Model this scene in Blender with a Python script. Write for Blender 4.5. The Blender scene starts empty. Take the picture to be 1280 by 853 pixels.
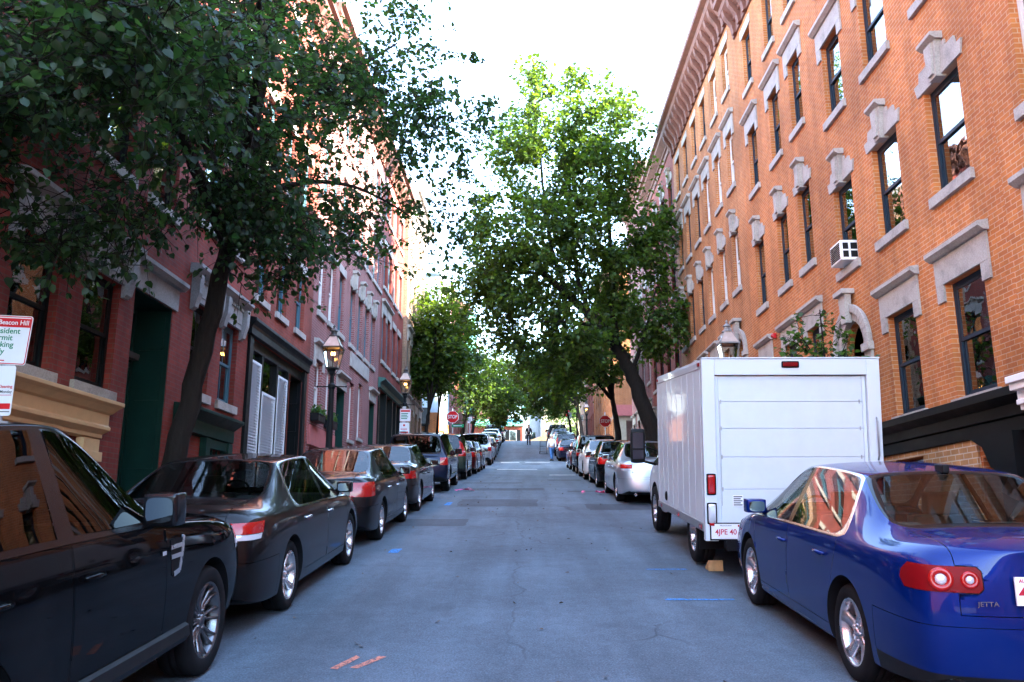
import bpy, bmesh, math, random
import numpy as np
from mathutils import Vector, Matrix
from mathutils.bvhtree import BVHTree

random.seed(7)
rng = np.random.default_rng(11)
R = math.radians
scene = bpy.context.scene
COL = scene.collection

# ------------------------------------------------------------------ terrain profile along the street
GP = [(-200, -6.0), (-70, -6.0), (-55, -5.6), (0, 0), (30, 3.22), (47, 4.86), (60, 6.3), (73, 8.45), (85, 10.0), (93, 10.7), (100, 10.8), (160, 10.8), (400, 10.8)]
def gz(y):
    if y <= GP[0][0]: return GP[0][1]
    for i in range(len(GP) - 1):
        (a, za), (b, zb) = GP[i], GP[i + 1]
        if y <= b:
            def sl(k):
                if k <= 0 or k >= len(GP) - 1: return 0.0
                d0 = (GP[k][1] - GP[k-1][1]) / (GP[k][0] - GP[k-1][0]); d1 = (GP[k+1][1] - GP[k][1]) / (GP[k+1][0] - GP[k][0])
                return 0.0 if d0 * d1 <= 0 else 2 * d0 * d1 / (d0 + d1)
            h = b - a; t = (y - a) / h
            m0, m1 = sl(i) * h, sl(i + 1) * h
            t2, t3 = t * t, t * t * t
            return (2*t3 - 3*t2 + 1) * za + (t3 - 2*t2 + t) * m0 + (-2*t3 + 3*t2) * zb + (t3 - t2) * m1
    return GP[-1][1]
def slope(y): return (gz(y + 1.2) - gz(y - 1.2)) / 2.4

# ------------------------------------------------------------------ object helpers
def tag(o, label=None, cat=None, group=None, kind=None):
    if label: o['label'] = label
    if cat: o['category'] = cat
    if group: o['group'] = group
    if kind: o['kind'] = kind
    return o

def thing(name, label, cat, loc=(0, 0, 0), rot=(0, 0, 0), group=None):
    o = bpy.data.objects.new(name, None)
    o.empty_display_size = 0.2
    COL.objects.link(o)
    o.location = loc; o.rotation_euler = rot
    return tag(o, label, cat, group)

def copy_tree(o, parent=None):
    c = o.copy(); COL.objects.link(c); c.parent = parent
    if parent is not None: c.matrix_parent_inverse = o.matrix_parent_inverse.copy()
    for ch in o.children: copy_tree(ch, c)
    return c

def mats_of(m): return list(m) if isinstance(m, (list, tuple)) else [m]

def link_mesh(name, me, mats, parent=None, loc=(0, 0, 0), smooth=False, bevel=0.0):
    pass
    for m in mats_of(mats): me.materials.append(m)
    if smooth:
        me.polygons.foreach_set('use_smooth', np.ones(len(me.polygons), dtype=bool))
    o = bpy.data.objects.new(name, me); COL.objects.link(o)
    o.location = loc
    if parent is not None: o.parent = parent
    if bevel > 0:
        b = o.modifiers.new('bevel', 'BEVEL'); b.width = bevel; b.segments = 2; b.limit_method = 'ANGLE'; b.angle_limit = R(40)
    return o

class MB:
    def __init__(s): s.v = []; s.f = []; s.m = []
    def add(s, vs, fs, mi=0):
        n = len(s.v); s.v.extend([tuple(p) for p in vs])
        for f in fs: s.f.append(tuple(i + n for i in f)); s.m.append(mi)
    def quad(s, a, b, c, d, mi=0): s.add([a, b, c, d], [(0, 1, 2, 3)], mi)
    def box(s, x0, x1, y0, y1, z0, z1, mi=0):
        if x1 < x0: x0, x1 = x1, x0
        if y1 < y0: y0, y1 = y1, y0
        if z1 < z0: z0, z1 = z1, z0
        s.add([(x0,y0,z0),(x1,y0,z0),(x1,y1,z0),(x0,y1,z0),(x0,y0,z1),(x1,y0,z1),(x1,y1,z1),(x0,y1,z1)],
              [(0,3,2,1),(4,5,6,7),(0,1,5,4),(1,2,6,5),(2,3,7,6),(3,0,4,7)], mi)
    def prism(s, poly, axis, a, b, mi=0):
        """poly: 2D points; axis x: (y,z); y: (x,z); z: (x,y)"""
        def P(p, t):
            return (t, p[0], p[1]) if axis == 'x' else (p[0], t, p[1]) if axis == 'y' else (p[0], p[1], t)
        n = len(poly)
        ar = sum(poly[i][0] * poly[(i+1) % n][1] - poly[(i+1) % n][0] * poly[i][1] for i in range(n))
        if ar < 0: poly = poly[::-1]
        if b < a: a, b = b, a
        vs = [P(p, a) for p in poly] + [P(p, b) for p in poly]
        fs = [tuple(range(n))[::-1], tuple(range(n, 2 * n))] + [(i, (i+1) % n, n + (i+1) % n, n + i) for i in range(n)]
        if axis == 'y': fs = [f[::-1] for f in fs]
        s.add(vs, fs, mi)
    def lathe(s, prof, seg=24, M=None, mi=0, a0=0.0, a1=2 * math.pi):
        full = abs(a1 - a0 - 2 * math.pi) < 1e-6
        n = len(prof); k = seg if full else seg + 1
        vs = []
        for i in range(k):
            t = a0 + (a1 - a0) * i / seg
            for (r, z) in prof:
                p = Vector((r * math.cos(t), r * math.sin(t), z))
                vs.append(M @ p if M is not None else p)
        fs = []
        for i in range(seg):
            i2 = (i + 1) % k
            for j in range(n - 1):
                fs.append((i*n + j, i2*n + j, i2*n + j + 1, i*n + j + 1))
        s.add(vs, fs, mi)
    def tube(s, pts, radii, n=8, mi=0, cap=True):
        pts = [Vector(p) for p in pts]
        if not isinstance(radii, (list, tuple)): radii = [radii] * len(pts)
        vs = []; up = Vector((0.31, 0.17, 0.93))
        for i, p in enumerate(pts):
            d = (pts[min(i+1, len(pts)-1)] - pts[max(i-1, 0)]).normalized()
            a = d.cross(up)
            if a.length < 1e-4: a = d.cross(Vector((1, 0, 0)))
            a.normalize(); b = d.cross(a)
            for k in range(n):
                t = 2 * math.pi * k / n
                vs.append(p + (a * math.cos(t) + b * math.sin(t)) * radii[i])
        fs = []
        for i in range(len(pts) - 1):
            for k in range(n):
                k2 = (k + 1) % n
                fs.append((i*n + k, i*n + k2, (i+1)*n + k2, (i+1)*n + k))
        if cap:
            fs.append(tuple(range(n))[::-1]); fs.append(tuple(range((len(pts)-1)*n, len(pts)*n)))
        s.add(vs, fs, mi)
    def mesh(s, name, origin=(0, 0, 0)):
        me = bpy.data.meshes.new(name)
        o = Vector(origin)
        me.from_pydata([(p[0]-o[0], p[1]-o[1], p[2]-o[2]) for p in s.v], [], s.f)
        me.polygons.foreach_set('material_index', np.array(s.m, dtype=np.int32))
        me.update()
        return me
    def build(s, name, mats, parent=None, origin=(0, 0, 0), smooth=False, bevel=0.0, loc=(0, 0, 0)):
        return link_mesh(name, s.mesh(name, origin), mats, parent, loc, smooth, bevel)

def sheet(name, x0, x1, y0, y1, dz, mat, nx=2, step=1.0, kind='structure', zf=None):
    zf = zf or gz
    n = max(2, int(math.ceil((y1 - y0) / step)) + 1)
    ys = np.linspace(y0, y1, n); xs = np.linspace(x0, x1, nx)
    vs = [(x, y, zf(y) + dz) for y in ys for x in xs]
    fs = [(i*nx + j, i*nx + j + 1, (i+1)*nx + j + 1, (i+1)*nx + j) for i in range(n-1) for j in range(nx-1)]
    mb = MB(); mb.add(vs, fs)
    o = mb.build(name, mat, smooth=True)
    if kind: o['kind'] = kind
    return o

# ------------------------------------------------------------------ materials
def srgb(r, g, b):
    f = lambda c: (c / 255 / 12.92) if c / 255 <= 0.04045 else ((c / 255 + 0.055) / 1.055) ** 2.4
    return (f(r), f(g), f(b))

class NT:
    def __init__(s, name):
        s.mat = bpy.data.materials.new(name); s.mat.use_nodes = True
        s.t = s.mat.node_tree; s.t.nodes.clear()
        s.out = s.n('ShaderNodeOutputMaterial')
    def n(s, typ, **kw):
        nd = s.t.nodes.new(typ)
        for k, v in kw.items():
            if k.startswith('_'): setattr(nd, k[1:], v)
            else: s.set(nd, k, v)
        return nd
    def set(s, nd, k, v):
        sock = nd.inputs[int(k[1:])] if k[0] == 'i' and k[1:].isdigit() else nd.inputs[k.replace('__', ' ')]
        if isinstance(v, bpy.types.NodeSocket): s.t.links.new(v, sock)
        elif isinstance(v, bpy.types.Node): s.t.links.new(v.outputs[0], sock)
        else:
            if isinstance(v, tuple) and len(v) == 3 and sock.type == 'RGBA': v = v + (1.0,)
            sock.default_value = v
    def math(s, op, a, b=0.0, c=None):
        nd = s.n('ShaderNodeMath', _operation=op)
        s.set(nd, 'i0', a); s.set(nd, 'i1', b)
        if c is not None: s.set(nd, 'i2', c)
        return nd.outputs[0]
    def ramp(s, fac, stops, interp='LINEAR'):
        nd = s.n('ShaderNodeValToRGB'); s.set(nd, 'i0', fac)
        cr = nd.color_ramp; cr.interpolation = interp
        while len(cr.elements) < len(stops): cr.elements.new(0.5)
        for e, (p, c) in zip(cr.elements, stops):
            e.position = p; e.color = (c, c, c, 1) if not isinstance(c, tuple) else c + (1,)
        return nd.outputs[0]
    def mix(s, fac, a, b, blend='MIX'):
        nd = s.n('ShaderNodeMix', _data_type='RGBA', _blend_type=blend)
        for i, v in ((0, fac), (6, a), (7, b)):
            s.set(nd, 'i%d' % i, v)
        return nd.outputs[2]
    def noise(s, vec, scale, detail=4, rough=0.55, dim='3D'):
        nd = s.n('ShaderNodeTexNoise', _noise_dimensions=dim, Scale=scale, Detail=detail, Roughness=rough)
        if vec is not None: s.set(nd, 'Vector', vec)
        return nd.outputs[0]
    def bsdf(s, **kw):
        nd = s.n('ShaderNodeBsdfPrincipled')
        for k, v in kw.items(): s.set(nd, k, v)
        s.t.links.new(nd.outputs[0], s.out.inputs[0])
        return nd
    def bump(s, h, strength=0.3, dist=0.01):
        nd = s.n('ShaderNodeBump', Strength=strength, Distance=dist); s.set(nd, 'Height', h)
        return nd.outputs[0]

MATS = {}
def plain(name, col, rough=0.6, metal=0.0, coat=0.0, spec=0.3, var=0.12, vscale=6.0, bump=0.0, bscale=60.0, emis=None):
    """a surface colour with a little uneven wear"""
    if name in MATS: return MATS[name]
    m = NT(name)
    g = m.n('ShaderNodeTexCoord')
    nz = m.noise(g.outputs['Object'], vscale, 5, 0.6)
    lo = tuple(c * (1 - var) for c in col); hi = tuple(min(1, c * (1 + var)) for c in col)
    c = m.ramp(nz, [(0.3, lo), (0.7, hi)])
    rr = m.ramp(nz, [(0.3, max(0.02, rough - 0.06)), (0.7, min(1, rough + 0.06))])
    kw = dict(Base__Color=c, Roughness=rr, Metallic=metal, Coat__Weight=coat, Coat__Roughness=0.04)
    kw['Specular__IOR__Level'] = spec
    b = m.bsdf(**kw)
    if bump:
        m.set(b, 'Normal', m.bump(m.noise(g.outputs['Object'], bscale, 3), bump, 0.004))
    if emis:
        m.set(b, 'Emission__Color', emis[0]); m.set(b, 'Emission__Strength', emis[1])
    MATS[name] = m.mat
    return m.mat

def brick(name, c1, c2, mortar, bw=0.205, bh=0.075, msize=0.008, stain=0.35, rough=0.85, spec=0.25, flat=False):
    if name in MATS: return MATS[name]
    m = NT(name)
    g = m.n('ShaderNodeNewGeometry')
    sp = m.n('ShaderNodeSeparateXYZ'); m.set(sp, 'i0', g.outputs['Position'])
    u = m.math('ADD', sp.outputs[0], sp.outputs[1])
    if flat: u = sp.outputs[0]
    vv = sp.outputs[1 if flat else 2]
    cb = m.n('ShaderNodeCombineXYZ'); m.set(cb, 'i0', u); m.set(cb, 'i1', vv)
    bt = m.n('ShaderNodeTexBrick', _offset=0.5)
    for k, v in (('Vector', cb.outputs[0]), ('Color1', c1), ('Color2', c2), ('Mortar', mortar), ('Scale', 1.0), ('Mortar__Size', msize), ('Mortar__Smooth', 0.15), ('Bias', 0.0), ('Brick__Width', bw), ('Row__Height', bh)):
        m.set(bt, k, v)
    # per brick burn marks: a coarse white-noise on the brick cell
    cell = m.n('ShaderNodeCombineXYZ')
    m.set(cell, 'i0', m.math('FLOOR', m.math('DIVIDE', u, bw * 0.5))); m.set(cell, 'i1', m.math('FLOOR', m.math('DIVIDE', vv, bh)))
    wn = m.n('ShaderNodeTexWhiteNoise', _noise_dimensions='2D'); m.set(wn, 'Vector', cell.outputs[0])
    c = m.mix(m.math('MULTIPLY', wn.outputs[0], 0.5), bt.outputs[0], tuple(x * 0.62 for x in c1), 'MIX')
    c = m.mix(bt.outputs[1], c, mortar)
    big = m.noise(g.outputs['Position'], 0.55, 6, 0.62)
    streak = m.n('ShaderNodeMapping'); m.set(streak, 'Vector', g.outputs['Position']); streak.inputs['Scale'].default_value = (2.2, 2.2, 0.22)
    st = m.noise(streak.outputs[0], 1.6, 5, 0.6)
    f1 = m.ramp(big, [(0.32, 1 - stain), (0.62, 1.06)]); f2 = m.ramp(st, [(0.35, 1 - stain * 0.6), (0.55, 1.0)])
    c = m.mix(1.0, c, f1, 'MULTIPLY'); c = m.mix(1.0, c, f2, 'MULTIPLY')
    b = m.bsdf(Base__Color=c, Roughness=rough, Specular__IOR__Level=spec)
    fine = m.noise(g.outputs['Position'], 90, 2)
    h = m.math('ADD', m.math('MULTIPLY', bt.outputs[1], -1.0), m.math('MULTIPLY', fine, 0.35))
    m.set(b, 'Normal', m.bump(h, 0.55, 0.006))
    MATS[name] = m.mat
    return m.mat

def stone(name, col, rough=0.8):
    if name in MATS: return MATS[name]
    m = NT(name)
    g = m.n('ShaderNodeNewGeometry')
    n1 = m.noise(g.outputs['Position'], 3.0, 6, 0.65); n2 = m.noise(g.outputs['Position'], 45.0, 3, 0.6)
    c = m.ramp(n1, [(0.25, tuple(x * 0.6 for x in col)), (0.5, col), (0.75, tuple(min(1, x * 1.12) for x in col))])
    c = m.mix(0.35, c, m.ramp(n2, [(0.35, 0.35), (0.6, 1.0)]), 'MULTIPLY')
    b = m.bsdf(Base__Color=c, Roughness=rough)
    m.set(b, 'Normal', m.bump(n2, 0.35, 0.004))
    MATS[name] = m.mat
    return m.mat

def glass(name, tint=(0.5, 0.55, 0.55), wavy=0.0, boost=1.0, rough=0.0):
    if name in MATS: return MATS[name]
    m = NT(name)
    tr = m.n('ShaderNodeBsdfTransparent', Color=tint)
    gl = m.n('ShaderNodeBsdfGlossy', Color=(1, 1, 1), Roughness=rough)
    fr = m.n('ShaderNodeFresnel', IOR=1.52)
    if wavy:
        g = m.n('ShaderNodeNewGeometry')
        bp = m.bump(m.noise(g.outputs['Position'], 2.6, 2, 0.5), wavy, 0.02)
        m.set(gl, 'Normal', bp); m.set(fr, 'Normal', bp)
    f = m.math('MINIMUM', m.math('MULTIPLY_ADD', fr.outputs[0], boost, 0.03 * boost), 1.0)
    mx = m.n('ShaderNodeMixShader'); m.set(mx, 'i0', f); m.set(mx, 'i1', tr.outputs[0]); m.set(mx, 'i2', gl.outputs[0])
    m.t.links.new(mx.outputs[0], m.out.inputs[0])
    MATS[name] = m.mat
    return m.mat

def paint(name, col, metal=0.0, rough=0.35, flake=0.0, coat=.85, cior=1.38):
    if name in MATS: return MATS[name]
    m = NT(name)
    g = m.n('ShaderNodeTexCoord')
    dust = m.ramp(m.noise(g.outputs['Object'], 3.0, 6, 0.65), [(0.45, 0.0), (0.8, 0.022)])
    c = m.mix(dust, col, (0.32, 0.30, 0.27))
    b = m.bsdf(Base__Color=c, Metallic=metal, Roughness=rough, Coat__Weight=coat, Coat__Roughness=0.03, Coat__IOR=cior, Specular__IOR__Level=0.0)
    m.set(b, 'Coat__Roughness', m.ramp(m.noise(g.outputs['Object'], 5.0, 4), [(0.3, 0.015), (0.8, 0.07)]))
    if flake:
        v = m.n('ShaderNodeTexVoronoi', Scale=900.0); m.set(v, 'Vector', g.outputs['Object'])
        m.set(b, 'Normal', m.bump(v.outputs['Distance'], flake, 0.0006))
    MATS[name] = m.mat
    return m.mat

def leafmat(name, col, trans, gloss=0.35):
    if name in MATS: return MATS[name]
    m = NT(name)
    g = m.n('ShaderNodeNewGeometry')
    rnd = g.outputs['Random Per Island']
    k = m.ramp(rnd, [(0.0, 0.55), (0.5, 1.0), (1.0, 1.55)])
    hue = m.mix(m.ramp(rnd, [(0.55, 0.0), (1.0, 0.5)]), col, (col[0] * 2.2, col[1] * 1.35, col[2] * 0.7))
    c = m.mix(1.0, hue, k, 'MULTIPLY'); t = m.mix(1.0, trans, k, 'MULTIPLY')
    b = m.n('ShaderNodeBsdfPrincipled', Base__Color=c, Roughness=gloss)
    m.set(b, 'Specular__IOR__Level', 0.4)
    tl = m.n('ShaderNodeBsdfTranslucent', Color=t)
    mx = m.n('ShaderNodeMixShader', i0=0.45); m.set(mx, 'i1', b.outputs[0]); m.set(mx, 'i2', tl.outputs[0])
    m.t.links.new(mx.outputs[0], m.out.inputs[0])
    MATS[name] = m.mat
    return m.mat

def barkmat(name, col):
    if name in MATS: return MATS[name]
    m = NT(name)
    g = m.n('ShaderNodeNewGeometry')
    mp = m.n('ShaderNodeMapping'); m.set(mp, 'Vector', g.outputs['Position']); mp.inputs['Scale'].default_value = (9, 9, 1.5)
    n1 = m.noise(mp.outputs[0], 2.5, 6, 0.65)
    c = m.ramp(n1, [(0.3, tuple(x * 0.45 for x in col)), (0.65, col), (0.8, tuple(x * 1.4 for x in col))])
    b = m.bsdf(Base__Color=c, Roughness=0.9, Specular__IOR__Level=0.2)
    m.set(b, 'Normal', m.bump(n1, 0.9, 0.03))
    MATS[name] = m.mat
    return m.mat

def asphalt(name, base, cracks=True):
    m = NT(name)
    g = m.n('ShaderNodeNewGeometry'); P = g.outputs['Position']
    fine = m.noise(P, 75.0, 5, 0.75); mid = m.noise(P, 7.0, 5, 0.6); big = m.noise(P, 0.6, 5, 0.6)
    mp = m.n('ShaderNodeMapping'); m.set(mp, 'Vector', P); mp.inputs['Scale'].default_value = (1.6, 0.12, 0.12)
    track = m.noise(mp.outputs[0], 1.0, 4, 0.55)
    c = m.ramp(fine, [(0.3, tuple(x * 0.45 for x in base)), (0.5, base), (0.7, tuple(min(1, x * 1.9) for x in base))])
    c = m.mix(1.0, c, m.ramp(mid, [(0.3, 0.86), (0.7, 1.1)]), 'MULTIPLY')
    c = m.mix(1.0, c, m.ramp(big, [(0.3, 0.72), (0.7, 1.16)]), 'MULTIPLY')
    c = m.mix(1.0, c, m.ramp(track, [(0.35, 0.76), (0.62, 1.10)]), 'MULTIPLY')
    h = fine
    if cracks:
        dn = m.n('ShaderNodeTexNoise', Scale=1.1, Detail=5.0); m.set(dn, 'Vector', P)
        off = m.n('ShaderNodeVectorMath', _operation='MULTIPLY_ADD'); m.set(off, 'i0', dn.outputs['Color']); m.set(off, 'i1', (0.7, 0.7, 0.0)); m.set(off, 'i2', P)
        v = m.n('ShaderNodeTexVoronoi', _feature='DISTANCE_TO_EDGE', Scale=0.42); m.set(v, 'Vector', off.outputs[0])
        ck = m.ramp(v.outputs[0], [(0.0, 1.0), (0.006, 0.0)])
        ck = m.math('MULTIPLY', ck, m.ramp(m.noise(P, 0.35, 3), [(0.48, 0.0), (0.6, 0.75)]))
        # one long meandering joint up the middle of the road
        sp = m.n('ShaderNodeSeparateXYZ'); m.set(sp, 'i0', off.outputs[0])
        j = m.ramp(m.math('ABSOLUTE', m.math('SUBTRACT', sp.outputs[0], 0.24)), [(0.0, 0.55), (0.022, 0.0)])
        j = m.math('MULTIPLY', j, m.ramp(m.noise(P, 1.2, 3), [(0.4, 0.15), (0.6, 1.0)]))
        ck = m.math('MAXIMUM', ck, j)
        c = m.mix(ck, c, (0.018, 0.018, 0.02))
        # oil drips
        oil = m.ramp(m.noise(P, 1.9, 2, 0.4), [(0.68, 0.0), (0.76, 0.4)])
        c = m.mix(oil, c, tuple(x * 0.45 for x in base))
    b = m.bsdf(Base__Color=c, Roughness=0.82, Specular__IOR__Level=0.35)
    m.set(b, 'Normal', m.bump(h, 0.35, 0.004))
    MATS[name] = m.mat
    return m.mat

def spray(name, col):
    m = NT(name)
    g = m.n('ShaderNodeNewGeometry')
    c = m.n('ShaderNodeBsdfPrincipled', Base__Color=col, Roughness=.7)
    tr = m.n('ShaderNodeBsdfTransparent')
    f = m.ramp(m.noise(g.outputs['Position'], 38.0, 5, .7), [(0.34, 0.0), (0.52, 0.75)])
    mx = m.n('ShaderNodeMixShader'); m.set(mx, 'i0', f); m.set(mx, 'i1', tr.outputs[0]); m.set(mx, 'i2', c.outputs[0])
    m.t.links.new(mx.outputs[0], m.out.inputs[0])
    return m.mat

def text(name, body, size, parent, loc, rot, mat, extrude=0.0012, bold=0.0, align='CENTER', sx=1.0):
    cu = bpy.data.curves.new(name, 'FONT')
    cu.body = body; cu.size = size; cu.align_x = align; cu.align_y = 'CENTER'; cu.extrude = extrude; cu.offset = bold * size
    cu.space_line = 0.9
    cu.materials.append(mat)
    t = bpy.data.objects.new(name, cu); COL.objects.link(t)
    dg = bpy.context.evaluated_depsgraph_get(); dg.update()
    me = bpy.data.meshes.new_from_object(t.evaluated_get(dg))
    bpy.data.objects.remove(t); bpy.data.curves.remove(cu)
    o = bpy.data.objects.new(name, me); COL.objects.link(o)
    o.location = loc; o.rotation_euler = rot; o.scale = (sx, 1, 1)
    if parent is not None: o.parent = parent
    return o

M_BLACK = plain('black_rubber', (0.008, 0.008, 0.009), 0.75, var=0.25, spec=.1)
M_TYRE = plain('tyre_rubber', (0.010, 0.010, 0.011), 0.85, var=0.35, spec=.12, vscale=14, bump=0.4, bscale=90)
M_PLASTIC = plain('black_plastic', (0.010, 0.010, 0.011), 0.5, spec=.15)
M_GLOSSBLACK = plain('gloss_black', (0.006, 0.006, 0.007), 0.15, spec=.3)
M_CHROME = plain('chrome', (0.55, 0.56, 0.58), 0.2, metal=1.0, var=0.05)
M_ALLOY = plain('wheel_alloy', (0.58, 0.59, 0.61), 0.28, metal=0.85, var=0.08)
M_ALLOYDARK = plain('wheel_alloy_dark', (0.16, 0.165, 0.175), 0.3, metal=0.85, var=0.08)
M_INTERIOR = plain('cabin_trim', (0.02, 0.02, 0.022), 0.8)
M_SEAT = plain('seat_fabric', (0.05, 0.048, 0.046), 0.85)
M_SEATTAN = plain('seat_leather', (0.16, 0.13, 0.10), 0.7)
M_CARGLASS = glass('car_glass', (0.50, 0.55, 0.55), boost=.55)
M_DARKGLASS = glass('dark_car_glass', (0.05, 0.05, 0.055), boost=.55)
M_WINGLASS = glass('window_glass', (0.72, 0.77, 0.77), wavy=0.10, boost=1.8)
M_MIRROR = plain('mirror_glass', (0.10, 0.12, 0.15), 0.02, metal=1.0, var=0.02)
M_RED = plain('red_lens', (0.36, 0.004, 0.004), 0.25, coat=.5, emis=((0.5, 0.0, 0.0), 0.0))
M_REDDARK = plain('dark_red_lens', (0.17, 0.003, 0.005), 0.4, spec=.1)
M_AMBER = plain('amber_lens', (0.6, 0.18, 0.02), 0.15, coat=1.0)
M_CLEAR = plain('clear_lens', (0.62, 0.63, 0.66), 0.12, metal=0.3, coat=1.0)
M_WHITE = plain('white_paint', (0.78, 0.78, 0.76), 0.4, var=0.05)
M_PLATE = plain('plate_white', (0.78, 0.78, 0.8), 0.35, var=0.04)
M_PLATERED = plain('plate_red', (0.5, 0.02, 0.04), 0.4, var=0.05)
M_SIGNWHITE = plain('sign_white', (0.62, 0.63, 0.64), 0.35, var=0.04)
M_SIGNRED = plain('sign_red', (0.50, 0.012, 0.018), 0.35, var=0.06)
M_SIGNGREEN = plain('sign_green', (0.0, 0.17, 0.075), 0.35, var=0.06)
M_SIGNBLACK = plain('sign_black', (0.02, 0.02, 0.02), 0.4)
M_GALV = plain('galvanised_steel', (0.36, 0.37, 0.38), 0.45, metal=0.8)
M_IRON = plain('black_cast_iron', (0.009, 0.010, 0.011), 0.5, var=0.2, spec=.15)
M_CURTAIN = plain('window_shade', (0.66, 0.65, 0.60), 0.9, var=0.06)
M_CURTAIN2 = plain('grey_curtain', (0.30, 0.31, 0.32), 0.9, var=0.2, vscale=3)
M_ROOM = plain('room_dark', (0.05, 0.045, 0.04), 0.9)
M_ROOF = plain('tar_roof', (0.07, 0.07, 0.072), 0.9)
# ------------------------------------------------------------------ cars
REG = ['under', 'side', 'pillar', 'top', 'bp', 'sgring', 'sg_f', 'sg_r', 'wsring', 'ws', 'bgring', 'bg', 'cap_r', 'cap_f', 'well']
RI = {n: i for i, n in enumerate(REG)}
_dummy = None
def dummy_slots(me):
    global _dummy
    if _dummy is None: _dummy = [bpy.data.materials.new('region_%d' % i) for i in range(len(REG))]
    for d in _dummy: me.materials.append(d)

def loft_shell(st, bg, ws, spans, wheels, rwell, level=2, bow=(0.10, 0.16), ring=(0.035, 0.05, 0.05), arch_w=0.36, belt=.3, corner=.55):
    """st: stations rear to front (yb, yt, w, zb, zs, wsh, wt, ze, zc). Returns a bmesh of the finished shell with regions in material_index."""
    bm = bmesh.new()
    n = len(st); J = 10
    Rr, Ll = [], []
    for k, (yb, yt, w, zb, zs, wsh, wt, ze, zc) in enumerate(st):
        end = -1 if k == 0 else (1 if k == n - 1 else 0)
        p = [(0, zb), (.80*w, zb), (.945*w, zb + .02), (.982*w, zb + .13), (w, zb + .55*(zs - zb)), (.985*w*.6 + .4*(wsh + .012), zs - .055), (wsh, zs), (wt, ze), (.55*wt, ze + .78*(zc - ze)), (0, zc)]
        row = []; rowl = []
        for j, (x, z) in enumerate(p):
            if end: y = yb + (yt - yb) * max(0, min(1, (z - zb) / max(.01, zc - zb))) ** 1.6
            else: y = yb if j <= 6 else yt
            if end and j in (0, 9): y += end * bow[0 if end < 0 else 1]
            if end and j == 8: y += end * bow[0 if end < 0 else 1] * .7
            v = bm.verts.new((x, y, z)); row.append(v)
            rowl.append(v if j in (0, 9) else bm.verts.new((-x, y, z)))
        Rr.append(row); Ll.append(rowl)
    spanof = {}
    for (a, b, kind) in spans:
        for s in range(a, b): spanof[s] = kind
    groups = {'sg': [[], []], 'ws': [], 'bg': []}
    def face(vs, reg):
        f = bm.faces.new(vs); f.material_index = RI[reg]; f.smooth = True
        return f
    for s in range(n - 1):
        for j in range(J - 1):
            for side, G in ((0, Rr), (1, Ll)):
                vs = [G[s][j], G[s+1][j], G[s+1][j+1], G[s][j+1]]
                if side: vs = vs[::-1]
                if j <= 1: reg = 'under'
                elif j <= 5: reg = 'side'
                elif j == 6: reg = 'pillar' if s not in spanof else spanof[s]
                else: reg = 'bg' if bg and bg[0] <= s < bg[1] else ('ws' if ws and ws[0] <= s < ws[1] else 'top')
                f = face(vs, reg)
                if reg in ('sg_f', 'sg_r', 'bp'): groups['sg'][side].append(f)
                elif reg in ('bg', 'ws'): groups[reg].append(f)
    for k, sg in ((0, -1), (n - 1, 1)):
        reg = 'cap_r' if sg < 0 else 'cap_f'; bw = bow[0 if sg < 0 else 1] * sg
        C = [Rr[k][0]] + [bm.verts.new((0, Rr[k][j].co.y + bw, Rr[k][j].co.z)) for j in range(1, J - 1)] + [Rr[k][9]]
        for side, G in ((0, Rr), (1, Ll)):
            m = [None] + [bm.verts.new((.55 * G[k][j].co.x, G[k][j].co.y + bw * (.74 if j < 8 else .3), G[k][j].co.z)) for j in range(1, J - 1)]
            for j in range(1, J - 2):
                face([G[k][j], G[k][j+1], m[j+1], m[j]], reg); face([m[j], m[j+1], C[j+1], C[j]], reg)
            face([G[k][0], G[k][1], m[1], C[1]], reg); face([G[k][8], G[k][9], C[8], m[8]], reg)
    bmesh.ops.recalc_face_normals(bm, faces=bm.faces)
    for key, th in (('ws', ring[1]), ('bg', ring[2])):
        if groups[key]:
            r = bmesh.ops.inset_region(bm, faces=groups[key], thickness=th, use_even_offset=True, use_boundary=True)
            for f in r['faces']: f.material_index = RI[key + 'ring']; f.smooth = True
    for g in groups['sg']:
        if g:
            r = bmesh.ops.inset_region(bm, faces=g, thickness=ring[0], use_even_offset=True, use_boundary=True)
            for f in r['faces']: f.material_index = RI['sgring']; f.smooth = True
    cl = bm.edges.layers.float.get('crease_edge') or bm.edges.layers.float.new('crease_edge')
    GL = {RI[x] for x in ('sg_f', 'sg_r', 'bp', 'ws', 'bg')}; RG = {RI[x] for x in ('sgring', 'wsring', 'bgring')}
    for e in bm.edges:
        if len(e.link_faces) != 2: continue
        a, b = e.link_faces[0].material_index, e.link_faces[1].material_index
        if a == b: continue
        if (a in GL) != (b in GL): e[cl] = 1.0
        elif a in GL and b in GL: e[cl] = 1.0
        elif (a in RG) != (b in RG): e[cl] = 0.45
        elif RI['side'] in (a, b) and (RI['pillar'] in (a, b) or a in RG or b in RG): e[cl] = belt
        elif {a, b} == {RI['side'], RI['under']}: e[cl] = 0.5
    vl = bm.verts.layers.float.get('crease_vert') or bm.verts.layers.float.new('crease_vert')
    for v in bm.verts:
        fs = v.link_faces
        for keys in (('ws',), ('bg',), ('sg_f', 'sg_r', 'bp')):
            k = [f for f in fs if REG[f.material_index] in keys]
            if len(k) == 1 and len(fs) > 2: v[vl] = corner
    me = bpy.data.meshes.new('shell'); bm.to_mesh(me); bm.free()
    dummy_slots(me)
    ob = bpy.data.objects.new('shell', me); COL.objects.link(ob)
    ss = ob.modifiers.new('s', 'SUBSURF'); ss.levels = level; ss.render_levels = level; ss.boundary_smooth = 'ALL'
    cutters = []
    wmax = max(s[2] for s in st)
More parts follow.
